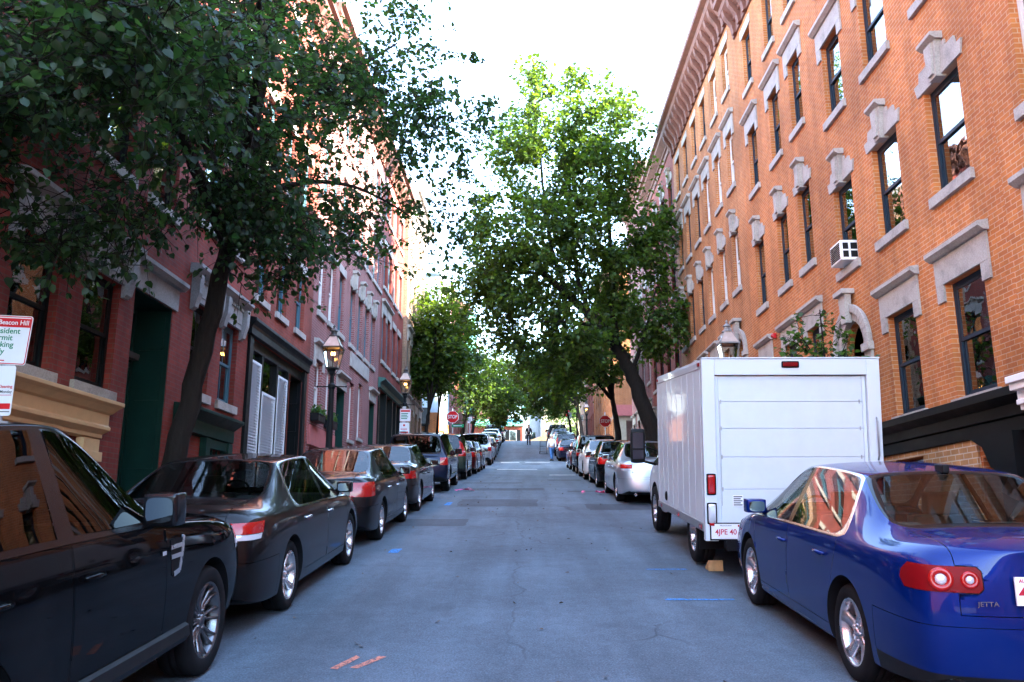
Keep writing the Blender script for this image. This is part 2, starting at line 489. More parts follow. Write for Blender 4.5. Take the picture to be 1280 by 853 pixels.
    for (wy, wz) in wheels:
        for sx in (-1, 1):
            mb = MB()
            x0, x1 = (wmax - arch_w, wmax + .25) if sx > 0 else (-wmax - .25, -wmax + arch_w)
            seg = 40
            poly = [(wy + rwell * math.cos(2*math.pi*i/seg), wz + rwell * math.sin(2*math.pi*i/seg)) for i in range(seg)]
            mb.prism(poly, 'x', x0, x1, RI['well'])
            cm = mb.mesh('cut'); dummy_slots(cm)
            co = bpy.data.objects.new('cut', cm); COL.objects.link(co); cutters.append(co)
            b = ob.modifiers.new('b', 'BOOLEAN'); b.object = co; b.operation = 'DIFFERENCE'; b.solver = 'EXACT'
    dg = bpy.context.evaluated_depsgraph_get(); dg.update()
    me2 = bpy.data.meshes.new_from_object(ob.evaluated_get(dg))
    bm = bmesh.new(); bm.from_mesh(me2)
    for o in cutters + [ob]:
        m_ = o.data; bpy.data.objects.remove(o); bpy.data.meshes.remove(m_)
    bpy.data.meshes.remove(me2)
    for f in bm.faces:
        for (wy, wz) in wheels:
            if all(abs(math.hypot(v.co.y - wy, v.co.z - wz) - rwell) < .004 for v in f.verts) or (f.calc_center_median() - Vector((f.calc_center_median().x, wy, wz))).length < rwell * .98 and abs(f.normal.x) > .9 and abs(f.calc_center_median().x) < wmax - arch_w + .03:
                f.material_index = RI['well']
    return bm

def bis(bm, pred, co, no):
    fs = [f for f in bm.faces if pred(f)]
    if not fs: return
    es = {e for f in fs for e in f.edges}; vs = {v for f in fs for v in f.verts}
    bmesh.ops.bisect_plane(bm, geom=list(vs) + list(es) + fs, plane_co=co, plane_no=no, dist=1e-5)

def take(bm, pred, shrink=0.0, lift=0.0):
    """cut the faces out of bm, return them as an MB (regions kept in .m)"""
    fs = [f for f in bm.faces if pred(f)]
    if not fs: return None
    b2 = bmesh.new(); mp = {}
    bm.normal_update()
    for f in fs:
        vs = []
        for v in f.verts:
            if v not in mp: mp[v] = b2.verts.new(v.co + v.normal * lift)
            vs.append(mp[v])
        try: g = b2.faces.new(vs)
        except ValueError: continue
        g.material_index = f.material_index
    if shrink:
        move = {}
        for v in b2.verts:
            be = [e for e in v.link_edges if len(e.link_faces) == 1]
            if be:
                d = Vector((0, 0, 0))
                for e in be:
                    f = e.link_faces[0]; t = (e.verts[1].co - e.verts[0].co)
                    if t.length < 1e-7: continue
                    f.normal_update()
                    q = f.normal.cross(t.normalized())
                    if (f.calc_center_median() - e.verts[0].co).dot(q) < 0: q = -q
                    d += q
                if d.length > 1e-6: move[v] = d.normalized() * shrink
        for v, d in move.items(): v.co += d
    mb = MB()
    b2.verts.index_update()
    mb.v = [tuple(v.co) for v in b2.verts]; mb.f = [tuple(v.index for v in f.verts) for f in b2.faces]; mb.m = [f.material_index for f in b2.faces]
    b2.free()
    bmesh.ops.delete(bm, geom=fs, context='FACES')
    return mb

def fair(mb, ax):
    """lay a pane on a smooth quadric so that it mirrors the street without wobbles"""
    v = np.array(mb.v); a, b = ((1, 2) if ax == 0 else (0, 2)); p, q = v[:, a], v[:, b]
    A = np.stack([np.ones(len(p)), p, q, p*p, p*q, q*q], 1)
    v[:, ax] = A @ np.linalg.lstsq(A, v[:, ax], rcond=None)[0]
    mb.v = [tuple(r) for r in v]

def part_from(mb, name, root, regmap, default):
    """build the cut-out with one material per region"""
    mats = []; idx = {}
    nm = []
    for m in mb.m:
        mat = regmap.get(REG[m], default)
        if mat.name not in idx: idx[mat.name] = len(mats); mats.append(mat)
        nm.append(idx[mat.name])
    mb.m = nm
    return mb.build(name, mats, root, smooth=True)

def ydir_ring(prof, y, x, z, seg=20, nrm=(0, -1, 0)):
    q = Vector((0, 0, 1)).rotation_difference(Vector(nrm))
    return Matrix.Translation((x, y, z)) @ q.to_matrix().to_4x4()

_wheel_cache = {}
def wheel_meshes(r, w, style):
    key = (r, w, style)
    if key in _wheel_cache: return _wheel_cache[key]
    M = Matrix.Rotation(R(90), 4, 'Y')            # lathe axis z -> +x (outer side is +x)
    rr = r * (0.70 if style != 'steel' else 0.62)
    t = MB()
    t.lathe([(rr*.97, -w/2), (r*.90, -w/2), (r*.97, -w*.44), (r, -w*.33), (r, -w*.12), (r*.985, -w*.11), (r*.985, -w*.09), (r, -w*.08), (r, w*.08), (r*.985, w*.09), (r*.985, w*.11), (r, w*.12), (r, w*.33), (r*.97, w*.44), (r*.91, w*.5), (rr*1.06, w*.49), (rr*1.0, w*.46), (rr*.97, w*.42)], 44, M)
    hub = MB()
    hub.lathe([(0.0, w*.08), (rr*.55, w*.08), (rr*.60, w*.06), (rr*.60, -w*.1), (rr*.95, -w*.3), (rr*.95, -w*.45), (0, -w*.45)], 28, M)
    rim = MB()
    rim.lathe([(rr*.90, w*.02), (rr*.93, w*.38), (rr*.985, w*.46), (rr*1.0, w*.455), (rr*1.0, w*.36), (rr*.97, w*.30), (rr*.97, -w*.4)], 44, M)
    rim.lathe([(0, w*.36), (rr*.10, w*.36), (rr*.13, w*.33), (rr*.17, w*.26), (rr*.17, w*.1)], 20, M)
    def spoke(a, w0, w1, twist=0.0, dish=.24, mi=0):
        secs = []
        for k, (q, ww, dep) in enumerate(((.10, w0, .30), (.45, w0*.85 + w1*.15, dish), (.80, w1, .33), (.955, w1*1.15, .42))):
            aa = a + twist * q
            c, s = math.cos(aa), math.sin(aa)
            for sg in (-1, 1):
                for d in (dep, dep - .16):
                    sh = 1.0 if d == dep else 1.25
                    y = q*rr*c - sg*ww*rr*sh*s; z = q*rr*s + sg*ww*rr*sh*c
                    secs.append((w*d, y, z))
        fs = []
        for k in range(3):
            o = 4*k
            fs += [(o, o+4, o+6, o+2), (o+1, o+3, o+7, o+5), (o, o+1, o+5, o+4), (o+2, o+6, o+7, o+3)]
        fs += [(12, 13, 15, 14)]
        rim.add(secs, [f[::-1] for f in fs], mi)
    if style == 'five':
        for i in range(5): spoke(2*math.pi*i/5 + .3, .13, .15)
    elif style == 'seven':
        for i in range(7): spoke(2*math.pi*i/7 + .2, .075, .12)
    elif style == 'fifteen':
        for i in range(8):
            for d in (-.13, .13): spoke(2*math.pi*i/8 + d*.8, .028, .035, twist=d*.4)
    elif style == 'ten':
        for i in range(10): spoke(2*math.pi*i/10, .05, .06)
    else:                                          # pressed steel with round holes
        rim.lathe([(rr*.17, w*.20), (rr*.5, w*.28), (rr*.66, w*.24), (rr*.70, w*.10)], 32, M)
        for i in range(8):
            spoke(2*math.pi*i/8, .09, .15, dish=.16)
    for i in range(5):
        a = 2*math.pi*i/5
        rim.lathe([(0, w*.335), (rr*.035, w*.335), (rr*.035, w*.2)], 6, Matrix.Translation((0, rr*.24*math.cos(a), rr*.24*math.sin(a))) @ M)
    res = (hub.mesh('hub'), t.mesh('tyre'), rim.mesh('rim'))
    _wheel_cache[key] = res
    return res

def add_wheel(root, x, y, z, r, w, style, rimmat):
    hub, ty, rim = wheel_meshes(r, w, style)
    def inst(me, nm, mat, par):
        if not me.materials: me.materials.append(mat)
        me.polygons.foreach_set('use_smooth', np.ones(len(me.polygons), dtype=bool))
        o = bpy.data.objects.new(nm, me); COL.objects.link(o); o.parent = par
        if o.data.materials[0] is not mat:
            o.material_slots[0].link = 'OBJECT'; o.material_slots[0].material = mat
        return o
    h = inst(hub, 'wheel', M_IRON, root); h.location = (x, y, z)
    if x < 0: h.rotation_euler = (0, 0, math.pi)
    inst(ty, 'tyre', M_TYRE, h); inst(rim, 'rim', rimmat, h)

def rbox(x0, x1, y0, y1, z0, z1, k=0.25, lv=2):
    """a soft box: returns MB"""
    bm = bmesh.new()
    bmesh.ops.create_cube(bm, size=1.0)
    for v in bm.verts: v.co = ((x0+x1)/2 + v.co.x*(x1-x0)*1.12, (y0+y1)/2 + v.co.y*(y1-y0)*1.12, (z0+z1)/2 + v.co.z*(z1-z0)*1.12)
    bmesh.ops.subdivide_edges(bm, edges=bm.edges, cuts=1, use_grid_fill=True)
    for _ in range(lv):
        bmesh.ops.subdivide_edges(bm, edges=bm.edges, cuts=1, use_grid_fill=True)
        bmesh.ops.smooth_vert(bm, verts=bm.verts, factor=k, use_axis_x=True, use_axis_y=True, use_axis_z=True)
    mb = MB(); bm.verts.index_update()
    mb.v = [tuple(v.co) for v in bm.verts]; mb.f = [tuple(v.index for v in f.verts) for f in bm.faces]; mb.m = [0] * len(mb.f)
    bm.free()
    return mb

def make_car(root, spec, paintmat, near=True):
    st = spec['st']; wb = spec['wb']; r = spec['r']; tw = spec.get('tw', .215)
    wheels = [(-wb/2, r), (wb/2, r)]
    W = max(s[2] for s in st); ytail = st[0][0]; ynose = st[-1][0]
    bm = loft_shell(st, spec['bg'], spec['ws'], spec['spans'], wheels, spec.get('rwell', r + .055), spec.get('level', 2), spec.get('bow', (.10, .16)), spec.get('ring', (.035, .05, .05)), belt=spec.get('beltcrease', .35), corner=spec.get('corner', .5))
    bv = BVHTree.FromBMesh(bm)
    def sidex(y, z, s=1):
        h = bv.ray_cast(Vector((s*3, y, z)), Vector((-s, 0, 0)))
        return (h[0].x if h[0] else s*W), (h[1] if h[0] else Vector((s, 0, 0)))
    def reary(x, z):
        h = bv.ray_cast(Vector((x, -6, z)), Vector((0, 1, 0)))
        return (h[0].y if h[0] else ytail), (h[1] if h[0] else Vector((0, -1, 0)))
    frame = spec.get('frame', M_GLOSSBLACK)
    rm = {'under': M_PLASTIC, 'well': M_BLACK, 'bp': M_GLOSSBLACK, 'sgring': frame, 'wsring': M_GLOSSBLACK, 'bgring': M_GLOSSBLACK}
    is_ = lambda *names: (lambda f, ids={RI[n] for n in names}: f.material_index in ids)
    # glass panes
    for reg, nm, mat in (('ws', 'windscreen', spec.get('wsglass', M_CARGLASS)), ('bg', 'rear_window', spec.get('bgglass', M_CARGLASS))):
        g = take(bm, is_(reg))
        if g: fair(g, 1); g.build(nm, mat, root, smooth=True)
    for sx in (-1, 1):
        for reg in ('sg_f', 'sg_r'):
            g = take(bm, lambda f: f.material_index == RI[reg] and f.calc_center_median().x * sx > 0)
            if g: fair(g, 0)
            if g: g.build('side_window', spec.get('sgglass', M_CARGLASS), root, smooth=True)
    # lamps cut straight out of the shell
    def region_cut(planes, name, mat, lift=.004, local=None, shrink=.002):
        for sx in (-1, 1):
            pl = [(Vector((c[0]*sx, c[1], c[2])), Vector((nn[0]*sx, nn[1], nn[2]))) for c, nn in planes]
            zone = lambda f: f.calc_center_median().x * sx > -.02 and f.material_index not in (RI['under'], RI['well']) and (local is None or local(f.calc_center_median()))
            for c, nn in pl: bis(bm, zone, c, nn)
            ins = lambda f: zone(f) and all((f.calc_center_median() - c).dot(nn) <= 1e-5 for c, nn in pl)
            g = take(bm, ins, shrink, lift)
            if g:
                g.m = [0] * len(g.f); yield sx, g.build(name, mat, root, smooth=True)
    for (planes, name, mat, loc) in spec.get('lamps', ()):
        for sx, o in region_cut(planes, name, mat, local=loc): pass
    if near or spec.get('doors_far'):
        ms = spec['doors']                       # list of (plane rear (y at sill, y at belt), plane front)
        zsill = spec.get('zsill', .36)
        for sx in (-1, 1):
            zone = lambda f: f.material_index == RI['side'] and f.calc_center_median().x * sx > 0
            bis(bm, zone, Vector((0, 0, zsill)), Vector((0, 0, 1)))
            for (a0, a1, b0, b1, kind) in ms:
                zs = st[len(st)//2][4]
                for (q0, q1) in ((a0, a1), (b0, b1)):
                    bis(bm, zone, Vector((0, q0, zsill)), Vector((0, zs - zsill, -(q1 - q0))))
            for (a0, a1, b0, b1, kind) in ms:
                zs = st[len(st)//2][4]
                def inside(f):
                    c = f.calc_center_median()
                    if not zone(f) or c.z < zsill: return False
                    t = (c.z - zsill) / (zs - zsill)
                    return a0 + (a1-a0)*t < c.y < b0 + (b1-b0)*t
                g = take(bm, inside, .0045)
                if not g: continue
                d = part_from(g, 'door', root, rm, paintmat)
                hy, hz = spec['handles'][kind]
                hx, nn = sidex(hy, hz, sx)
                hb = MB(); hb.tube([(hx - sx*.012, hy - .085, hz), (hx + sx*.022, hy - .07, hz), (hx + sx*.03, hy, hz + .004), (hx + sx*.022, hy + .07, hz), (hx - sx*.012, hy + .085, hz)], [.013, .015, .016, .015, .013], 8)
                hb.build('handle', spec.get('handlemat', paintmat), d, smooth=True)
                if 'mould' in spec:
                    mz0, mz1 = spec['mould']; t = MB()
                    ys = np.linspace(a0 + .03, b0 - .03, 9)
                    pr = [(sidex(y, mz0, sx)[0], sidex(y, mz1, sx)[0], y) for y in ys]
                    for (xa, xb, ya), (xc, xd, yc) in zip(pr[:-1], pr[1:]):
                        t.quad((xa + sx*.012, ya, mz0), (xc + sx*.012, yc, mz0), (xd + sx*.012, yc, mz1), (xb + sx*.012, ya, mz1))
                        t.quad((xb + sx*.012, ya, mz1), (xd + sx*.012, yc, mz1), (xd - sx*.004, yc, mz1 + .006), (xb - sx*.004, ya, mz1 + .006))
                        t.quad((xa + sx*.012, ya, mz0), (xc + sx*.012, yc, mz0), (xc - sx*.004, yc, mz0 - .006), (xa - sx*.004, ya, mz0 - .006))
                    t.build('side_moulding', spec.get('mouldmat', paintmat), d)
    # boot lid or tailgate
    if 'boot' in spec and near:
        xl, zl, yl = spec['boot']
        zone = lambda f: f.material_index in (RI['cap_r'], RI['top'], RI['side'], RI['pillar'], RI['bgring']) and f.calc_center_median().y < yl + .3
        for sx in (-1, 1): bis(bm, zone, Vector((sx*xl, 0, 0)), Vector((1, 0, 0)))
        bis(bm, zone, Vector((0, 0, zl)), Vector((0, 0, 1))); bis(bm, zone, Vector((0, yl, 0)), Vector((0, 1, 0)))
        g = take(bm, lambda f: zone(f) and abs(f.calc_center_median().x) < xl and f.calc_center_median().z > zl and f.calc_center_median().y < yl, .005)
        if g: part_from(g, spec.get('bootname', 'boot_lid'), root, rm, paintmat)
    # rear bumper and its dark valance
    if near:
        yb_ = -wb/2 - r - .13; zb_ = spec['bumper'][0]; zv = spec['bumper'][1]
        zone = lambda f: f.material_index in (RI['cap_r'], RI['side']) and f.calc_center_median().y < yb_ + .3
        bis(bm, zone, Vector((0, yb_, 0)), Vector((0, 1, 0))); bis(bm, zone, Vector((0, 0, zb_)), Vector((0, 0, 1))); bis(bm, zone, Vector((0, 0, zv)), Vector((0, 0, 1)))
        g = take(bm, lambda f: zone(f) and f.calc_center_median().z < zb_ and f.calc_center_median().y < yb_, .004)
        if g:
            low = [sum(g.v[i][2] for i in f)/len(f) < zv for f in g.f]
            mats = [paintmat, M_PLASTIC]; g.m = [1 if q and spec.get('valance', True) else 0 for q in low]
            g.build('bumper', mats, root, smooth=True)
    # what is left: body shell, and its dark underside
    g = take(bm, is_('under', 'well'))
    if g: part_from(g, 'underbody', root, rm, M_PLASTIC)
    g = take(bm, lambda f: True)
    body = part_from(g, 'body', root, rm, paintmat)
    bm.free()
    # cabin
    it = MB(); yc0, yc1 = spec['cabin']; zf = .30
    hw = W - .20
    it.box(-hw, hw, yc0, yc1, zf, zf + .04); it.box(-hw + .05, hw - .05, yc1 - .35, yc1, zf, spec['belt'] - .04)
    it.box(-hw + .04, hw - .04, yc0 - .02, yc0 + spec.get('shelf', .42), spec['belt'] - .12, spec['belt'] - .07)
    it.build('cabin', M_INTERIOR, root)
    sm = spec.get('seatmat', M_SEAT); zt = spec['H']
    if near:
        for sx in (-1, 1):
            ys = spec['seat'][0]
            s_ = rbox(sx*.38 - .23, sx*.38 + .23, ys - .05, ys + .45, .38, .56); b_ = rbox(sx*.38 - .22, sx*.38 + .22, ys - .16, ys - .02, .5, zt - .48)
            s_.add(b_.v, b_.f); so = s_.build('seat', sm, root, smooth=True)
            rbox(sx*.38 - .12, sx*.38 + .12, ys - .17, ys - .07, zt - .44, zt - .27).build('head_rest', sm, so, smooth=True)
        yr = spec['seat'][1]
        s_ = rbox(-.62, .62, yr - .02, yr + .45, .36, .55); b_ = rbox(-.62, .62, yr - .16, yr, .5, zt - .53); s_.add(b_.v, b_.f)
        so = s_.build('rear_seat', sm, root, smooth=True)
        for x in (-.38, .38): rbox(x - .12, x + .12, yr - .2, yr - .1, zt - .56, zt - .42).build('head_rest', sm, so, smooth=True)
        sw = MB(); Mw = Matrix.Translation((-.38, spec['seat'][0] + .62, zt - .52)) @ Matrix.Rotation(R(68), 4, 'X')
        sw.lathe([(.175 + .013*math.cos(a), .013*math.sin(a)) for a in np.linspace(0, 2*math.pi, 9)], 24, Mw)
        sw.build('steering_wheel', M_PLASTIC, root, smooth=True)
    # mirrors
    for sx in (-1, 1):
        my, mz = spec['mirror']; mw = spec.get('mirror_size', (.165, .115))
        mx, _ = sidex(my, mz - .04, sx)
        x0, x1 = (mx + .01, mx + .01 + mw[0]) if sx > 0 else (mx - .01 - mw[0], mx - .01)
        mb = rbox(x0, x1, my - .05, my + .09, mz - mw[1]/2, mz + mw[1]/2, .3)
        mb.tube([(mx - sx*.03, my + .04, mz - mw[1]*.45), (mx + sx*.1, my + .03, mz - mw[1]*.25)], [.03, .025], 8)
        mo = mb.build('mirror', spec.get('mirrormat', paintmat), root, smooth=True)
        gm = MB(); n_ = 18
        cx, hwid, hh = (x0 + x1)/2, mw[0]*.44, mw[1]*.42
        pts = []
        for i in range(n_):
            a = 2*math.pi*i/n_; c, s = math.cos(a), math.sin(a)
            pts.append((cx + hwid*math.copysign(abs(c)**.5, c), mz + hh*math.copysign(abs(s)**.5, s)))
        gm.prism(pts, 'y', my - .066, my - .045)
        gm.build('mirror_glass', M_MIRROR, mo)
    for (wy, wz) in wheels:
        for sx in (-1, 1): add_wheel(root, sx*(W - tw/2 - spec.get('inset', .035)), wy, wz, r, tw, spec['rim'], spec.get('rimmat', M_ALLOY))
    # plate
    if spec.get('plate'):
        px, pz, pt = spec['plate']
        yy, nn = reary(px, pz)
        nn = Vector((0, nn.y, nn.z)).normalized(); tilt = math.atan2(nn.z, -nn.y)
        p = MB(); p.box(-.155, .155, -.006, .006, -.0775, .0775); p.box(-.12, .12, -.0075, -.0062, .052, .070, 1)
        po = p.build('number_plate', [M_PLATE, M_PLATERED], root, bevel=.003); po.location = (px, yy - .016, pz); po.rotation_euler = (-tilt, 0, 0)
        if pt: text('plate_number', pt, .078, po, (0, -.0085, -.012), (R(90), 0, 0), M_PLATERED, bold=.012, sx=.92)
    if spec.get('exhaust'):
        for (ex, ez) in spec['exhaust']:
            e = MB(); yy = spec.get('exhaust_y', ytail + .05)
            Me = Matrix.Translation((ex, yy, ez)) @ Matrix.Rotation(R(90), 4, 'X')
            e.lathe([(.026, -.30), (.033, -.10), (.036, .045), (.034, .05), (.030, .045), (.026, -.02), (0, -.03)], 20, Me)
            e.build('exhaust_pipe', M_CHROME, root, smooth=True)
    if spec.get('fin'):
        fx, fy = 0.0, spec['fin']; h = bv.ray_cast(Vector((fx, fy, 4)), Vector((0, 0, -1)))
        f_ = rbox(-.022, .022, fy - .06, fy + .06, h[0].z - .01, h[0].z + .045); f_.build('aerial', M_PLASTIC, root, smooth=True)
    if spec.get('roofrails'):
        for sx in (-1, 1):
            t = MB(); a, b = spec['roofrails']; pts = []
            for y in np.linspace(a, b, 7):
                h = bv.ray_cast(Vector((sx*(W - .36), y, 4)), Vector((0, 0, -1))); pts.append((sx*(W - .36), y, h[0].z + (.045 if a < y < b else .0)))
            t.tube(pts, .017, 8); t.build('roof_rail', M_PLASTIC, root, smooth=True)
    return dict(bv=bv, sidex=sidex, reary=reary, W=W, ytail=ytail, ynose=ynose, body=body)

def P(c, n): return (c, n)
def tail_lamp(xin, y1, z0, z1, s0=0.0, s1=0.0, ys=0.0):
    """planes bounding a wrap round lamp: inboard limit, forward limit, bottom, top"""
    return [P((xin, 0, (z0+z1)/2), (-1, 0, ys)), P((0, y1, (z0+z1)/2), (0, 1, s0)), P((0, 0, z0), (0, -s1, -1)), P((0, 0, z1), (0, s1, 1))]

def scale_st(st, sy, sx, sz): return [(a*sy, b*sy, w*sx, zb*sz, zs*sz, wsh*sx, wt*sx, ze*sz, zc*sz) for (a, b, w, zb, zs, wsh, wt, ze, zc) in st]

#        yb     yt     w     zb    zs    wsh   wt    ze     zc
ST_JETTA = [
    (-2.37, -2.31, .745, .30, .90, .69, .60, 1.035, 1.060),
    (-2.27, -2.22, .835, .24, .965, .79, .70, 1.080, 1.105),
    (-1.98, -1.94, .880, .20, .985, .835, .735, 1.085, 1.110),
    (-1.70, -1.66, .890, .19, .985, .850, .725, 1.075, 1.110),
    (-1.26, -.96, .892, .185, .975, .858, .575, 1.415, 1.450),
    (-.72, -.55, .892, .185, .965, .860, .590, 1.445, 1.478),
    (-.06, -.03, .892, .185, .955, .860, .595, 1.452, 1.487),
    (.05, .06, .892, .185, .953, .860, .595, 1.450, 1.486),
    (.72, .42, .890, .185, .940, .855, .575, 1.410, 1.458),
    (1.16, 1.10, .888, .185, .925, .845, .700, .990, 1.025),
    (1.30, 1.22, .885, .185, .915, .835, .715, .965, .995),
    (1.85, 1.80, .860, .20, .80, .800, .660, .850, .885),
    (2.10, 2.05, .790, .22, .70, .730, .600, .745, .770),
    (2.20, 2.17, .660, .28, .58, .600, .520, .620, .645)]
SP_SEDAN = [(4, 6, 'sg_r'), (6, 7, 'bp'), (7, 9, 'sg_f')]
ST_ACCORD = [
    (-2.54, -2.46, .78, .30, .88, .71, .62, 1.02, 1.045),
    (-2.44, -2.36, .87, .24, .955, .81, .71, 1.070, 1.090),
    (-2.12, -2.06, .915, .20, .985, .855, .745, 1.080, 1.105),
    (-1.82, -1.76, .925, .19, .985, .870, .735, 1.070, 1.110),
    (-1.26, -.92, .926, .185, .975, .878, .585, 1.425, 1.462),
    (-.72, -.50, .926, .185, .965, .880, .605, 1.455, 1.492),
    (-.05, .0, .926, .185, .955, .880, .610, 1.462, 1.500),
    (.06, .09, .926, .185, .953, .880, .610, 1.460, 1.499),
    (.74, .46, .924, .185, .940, .876, .585, 1.415, 1.466),
    (1.28, 1.24, .922, .185, .920, .865, .715, .975, 1.010),
    (1.42, 1.36, .920, .185, .910, .855, .730, .950, .985),
    (1.95, 1.90, .895, .20, .80, .820, .680, .850, .885),
    (2.24, 2.19, .830, .22, .72, .750, .610, .765, .790),
    (2.34, 2.31, .700, .28, .60, .620, .530, .640, .665)]
ST_RRS = [
    (-2.27, -2.18, .83, .42, .98, .78, .70, 1.060, 1.085),
    (-2.22, -2.10, .91, .34, 1.03, .87, .76, 1.120, 1.145),
    (-2.10, -2.02, .95, .30, 1.12, .90, .80, 1.180, 1.205),
    (-1.98, -1.93, .955, .29, 1.150, .905, .80, 1.220, 1.250),
    (-1.80, -1.66, .957, .285, 1.160, .91, .670, 1.70, 1.735),
    (-1.45, -1.35, .957, .285, 1.155, .912, .685, 1.735, 1.772),
    (-.62, -.60, .957, .285, 1.150, .912, .690, 1.748, 1.788),
    (-.47, -.47, .957, .285, 1.148, .912, .690, 1.748, 1.788),
    (.10, -.12, .955, .285, 1.140, .910, .680, 1.715, 1.762),
    (.66, .58, .953, .285, 1.125, .900, .780, 1.195, 1.235),
    (.80, .72, .953, .285, 1.115, .895, .800, 1.155, 1.195),
    (1.85, 1.82, .940, .30, 1.035, .88, .78, 1.085, 1.125),
    (2.22, 2.20, .87, .34, .90, .80, .69, 1.000, 1.030),
    (2.30, 2.31, .74, .40, .78, .68, .60, .870, .900)]
ST_BIG = [
    (-2.52, -2.47, .86, .48, 1.00, .84, .74, 1.090, 1.110),
    (-2.48, -2.42, .95, .40, 1.06, .92, .80, 1.130, 1.150),
    (-2.42, -2.38, .985, .35, 1.10, .95, .82, 1.160, 1.185),
    (-2.36, -2.35, .99, .34, 1.120, .955, .82, 1.190, 1.215),
    (-2.28, -2.22, .992, .335, 1.125, .958, .72, 1.800, 1.835),
    (-1.70, -1.62, .992, .335, 1.120, .958, .735, 1.850, 1.890),
    (-.20, -.16, .992, .335, 1.100, .958, .735, 1.860, 1.900),
    (-.06, -.04, .992, .335, 1.100, .958, .735, 1.860, 1.900),
    (.86, .50, .990, .335, 1.095, .955, .71, 1.810, 1.865),
    (1.30, 1.26, .988, .335, 1.090, .945, .82, 1.200, 1.235),
    (1.42, 1.38, .988, .335, 1.080, .94, .83, 1.160, 1.195),
    (2.20, 2.18, .975, .35, 1.02, .92, .81, 1.095, 1.130),
    (2.46, 2.45, .90, .40, .94, .85, .74, 1.020, 1.050),
    (2.52, 2.53, .78, .46, .82, .74, .66, .900, .930)]
ST_CRV = [
    (-2.22, -2.18, .78, .40, .92, .75, .66, 1.000, 1.020),
    (-2.18, -2.11, .86, .32, .97, .82, .72, 1.030, 1.050),
    (-2.12, -2.06, .90, .28, 1.00, .86, .74, 1.050, 1.075),
    (-2.06, -2.03, .907, .27, 1.020, .865, .74, 1.080, 1.105),
    (-1.80, -1.72, .909, .265, 1.025, .870, .62, 1.600, 1.635),
    (-1.30, -1.22, .909, .265, 1.020, .872, .64, 1.650, 1.690),
    (-.12, -.08, .909, .265, 1.000, .872, .65, 1.660, 1.700),
    (.0, .02, .909, .265, 1.000, .872, .65, 1.660, 1.700),
    (.80, .46, .908, .265, .995, .870, .63, 1.620, 1.665),
    (1.26, 1.22, .906, .265, .985, .860, .73, 1.050, 1.085),
    (1.38, 1.32, .905, .265, .975, .855, .74, 1.015, 1.050),
    (1.95, 1.90, .885, .28, .90, .82, .70, .940, .975),
    (2.18, 2.14, .82, .32, .82, .76, .64, .860, .890),
    (2.26, 2.24, .70, .38, .70, .65, .56, .740, .770)]

def lamps_head(y0, z0, z1): return ([P((.40, 0, .7), (-1, 0, 0)), P((0, y0, .7), (0, -1, 0)), P((0, 0, z0), (0, 0, -1)), P((0, 0, z1), (0, 0, 1))], 'headlight', M_CLEAR, lambda c: c.y > 1.2)
rearz = lambda c: c.y < -1.2
SPEC = {}
SPEC['jetta'] = dict(st=scale_st(ST_JETTA, 1, 1, .975), wb=2.58, r=.325, bg=(3, 4), ws=(8, 9), spans=SP_SEDAN, level=3, frame=M_CHROME, ring=(.02, .05, .05), rim='five', H=1.46, belt=.96, cabin=(-1.72, 1.22), seat=(.02, -.93), seatmat=M_SEATTAN,
    doors=[(-.93, -1.12, .02, .0, 'r'), (.03, .01, 1.0, 1.06, 'f')], handles={'r': (-.80, .80), 'f': (.13, .78)}, mirror=(.86, 1.00), boot=(.63, .66, -1.72), bumper=(.60, .33), exhaust=[(-.62, .25), (-.52, .25)], exhaust_y=-2.33, fin=-.95,
    lamps=[(tail_lamp(.50, -2.09, .785, .930, s0=.16) + [P((.525, 0, .93), (-.7, 0, .7)), P((.525, 0, .785), (-.7, 0, -.7)), P((0, -2.14, .785), (0, .7, -.7)), P((0, -2.14, .93), (0, .7, .7))], 'taillight', M_REDDARK, rearz), lamps_head(1.78, .62, .80)], plate=(0, .80, None), zsill=.30)
SPEC['accord'] = dict(st=scale_st(ST_ACCORD, 1, 1, .978), wb=2.80, r=.330, bg=(3, 4), ws=(8, 9), spans=SP_SEDAN, level=3, frame=M_CHROME, ring=(.022, .05, .05), rim='seven', H=1.475, belt=.965, cabin=(-1.80, 1.34), seat=(.05, -.92),
    doors=[(-.98, -1.16, .04, .02, 'r'), (.05, .03, 1.10, 1.16, 'f')], handles={'r': (-.84, .83), 'f': (.15, .81)}, handlemat=M_CHROME, mirror=(.95, 1.02), boot=(.62, .64, -1.84), bumper=(.60, .34), valance=False, exhaust=[(.55, .24), (-.55, .24)], exhaust_y=-2.5,
    lamps=[(tail_lamp(.62, -2.20, .835, .930, s0=-.75), 'taillight', M_RED, rearz), (tail_lamp(.62, -2.27, .785, .833, s0=-.75), 'taillight', M_CLEAR, rearz), lamps_head(1.90, .62, .80)], plate=(0, .82, None), zsill=.31)
SPEC['civic'] = dict(SPEC['accord'], st=scale_st(ST_ACCORD, .925, .945, .97), wb=2.66, r=.315, H=1.44, belt=.93, cabin=(-1.68, 1.24), seat=(.03, -.86), level=2, rim='ten', frame=M_GLOSSBLACK,
    doors=[(-.92, -1.08, .04, .02, 'r'), (.05, .03, 1.02, 1.07, 'f')], handles={'r': (-.79, .80), 'f': (.14, .78)}, mirror=(.88, .99), boot=(.56, .62, -1.70), exhaust=[(.5, .23)], exhaust_y=-2.3,
    lamps=[(tail_lamp(.52, -1.98, .74, .95, s0=-.45), 'taillight', M_RED, rearz), lamps_head(1.76, .60, .77)], plate=(0, .80, None))
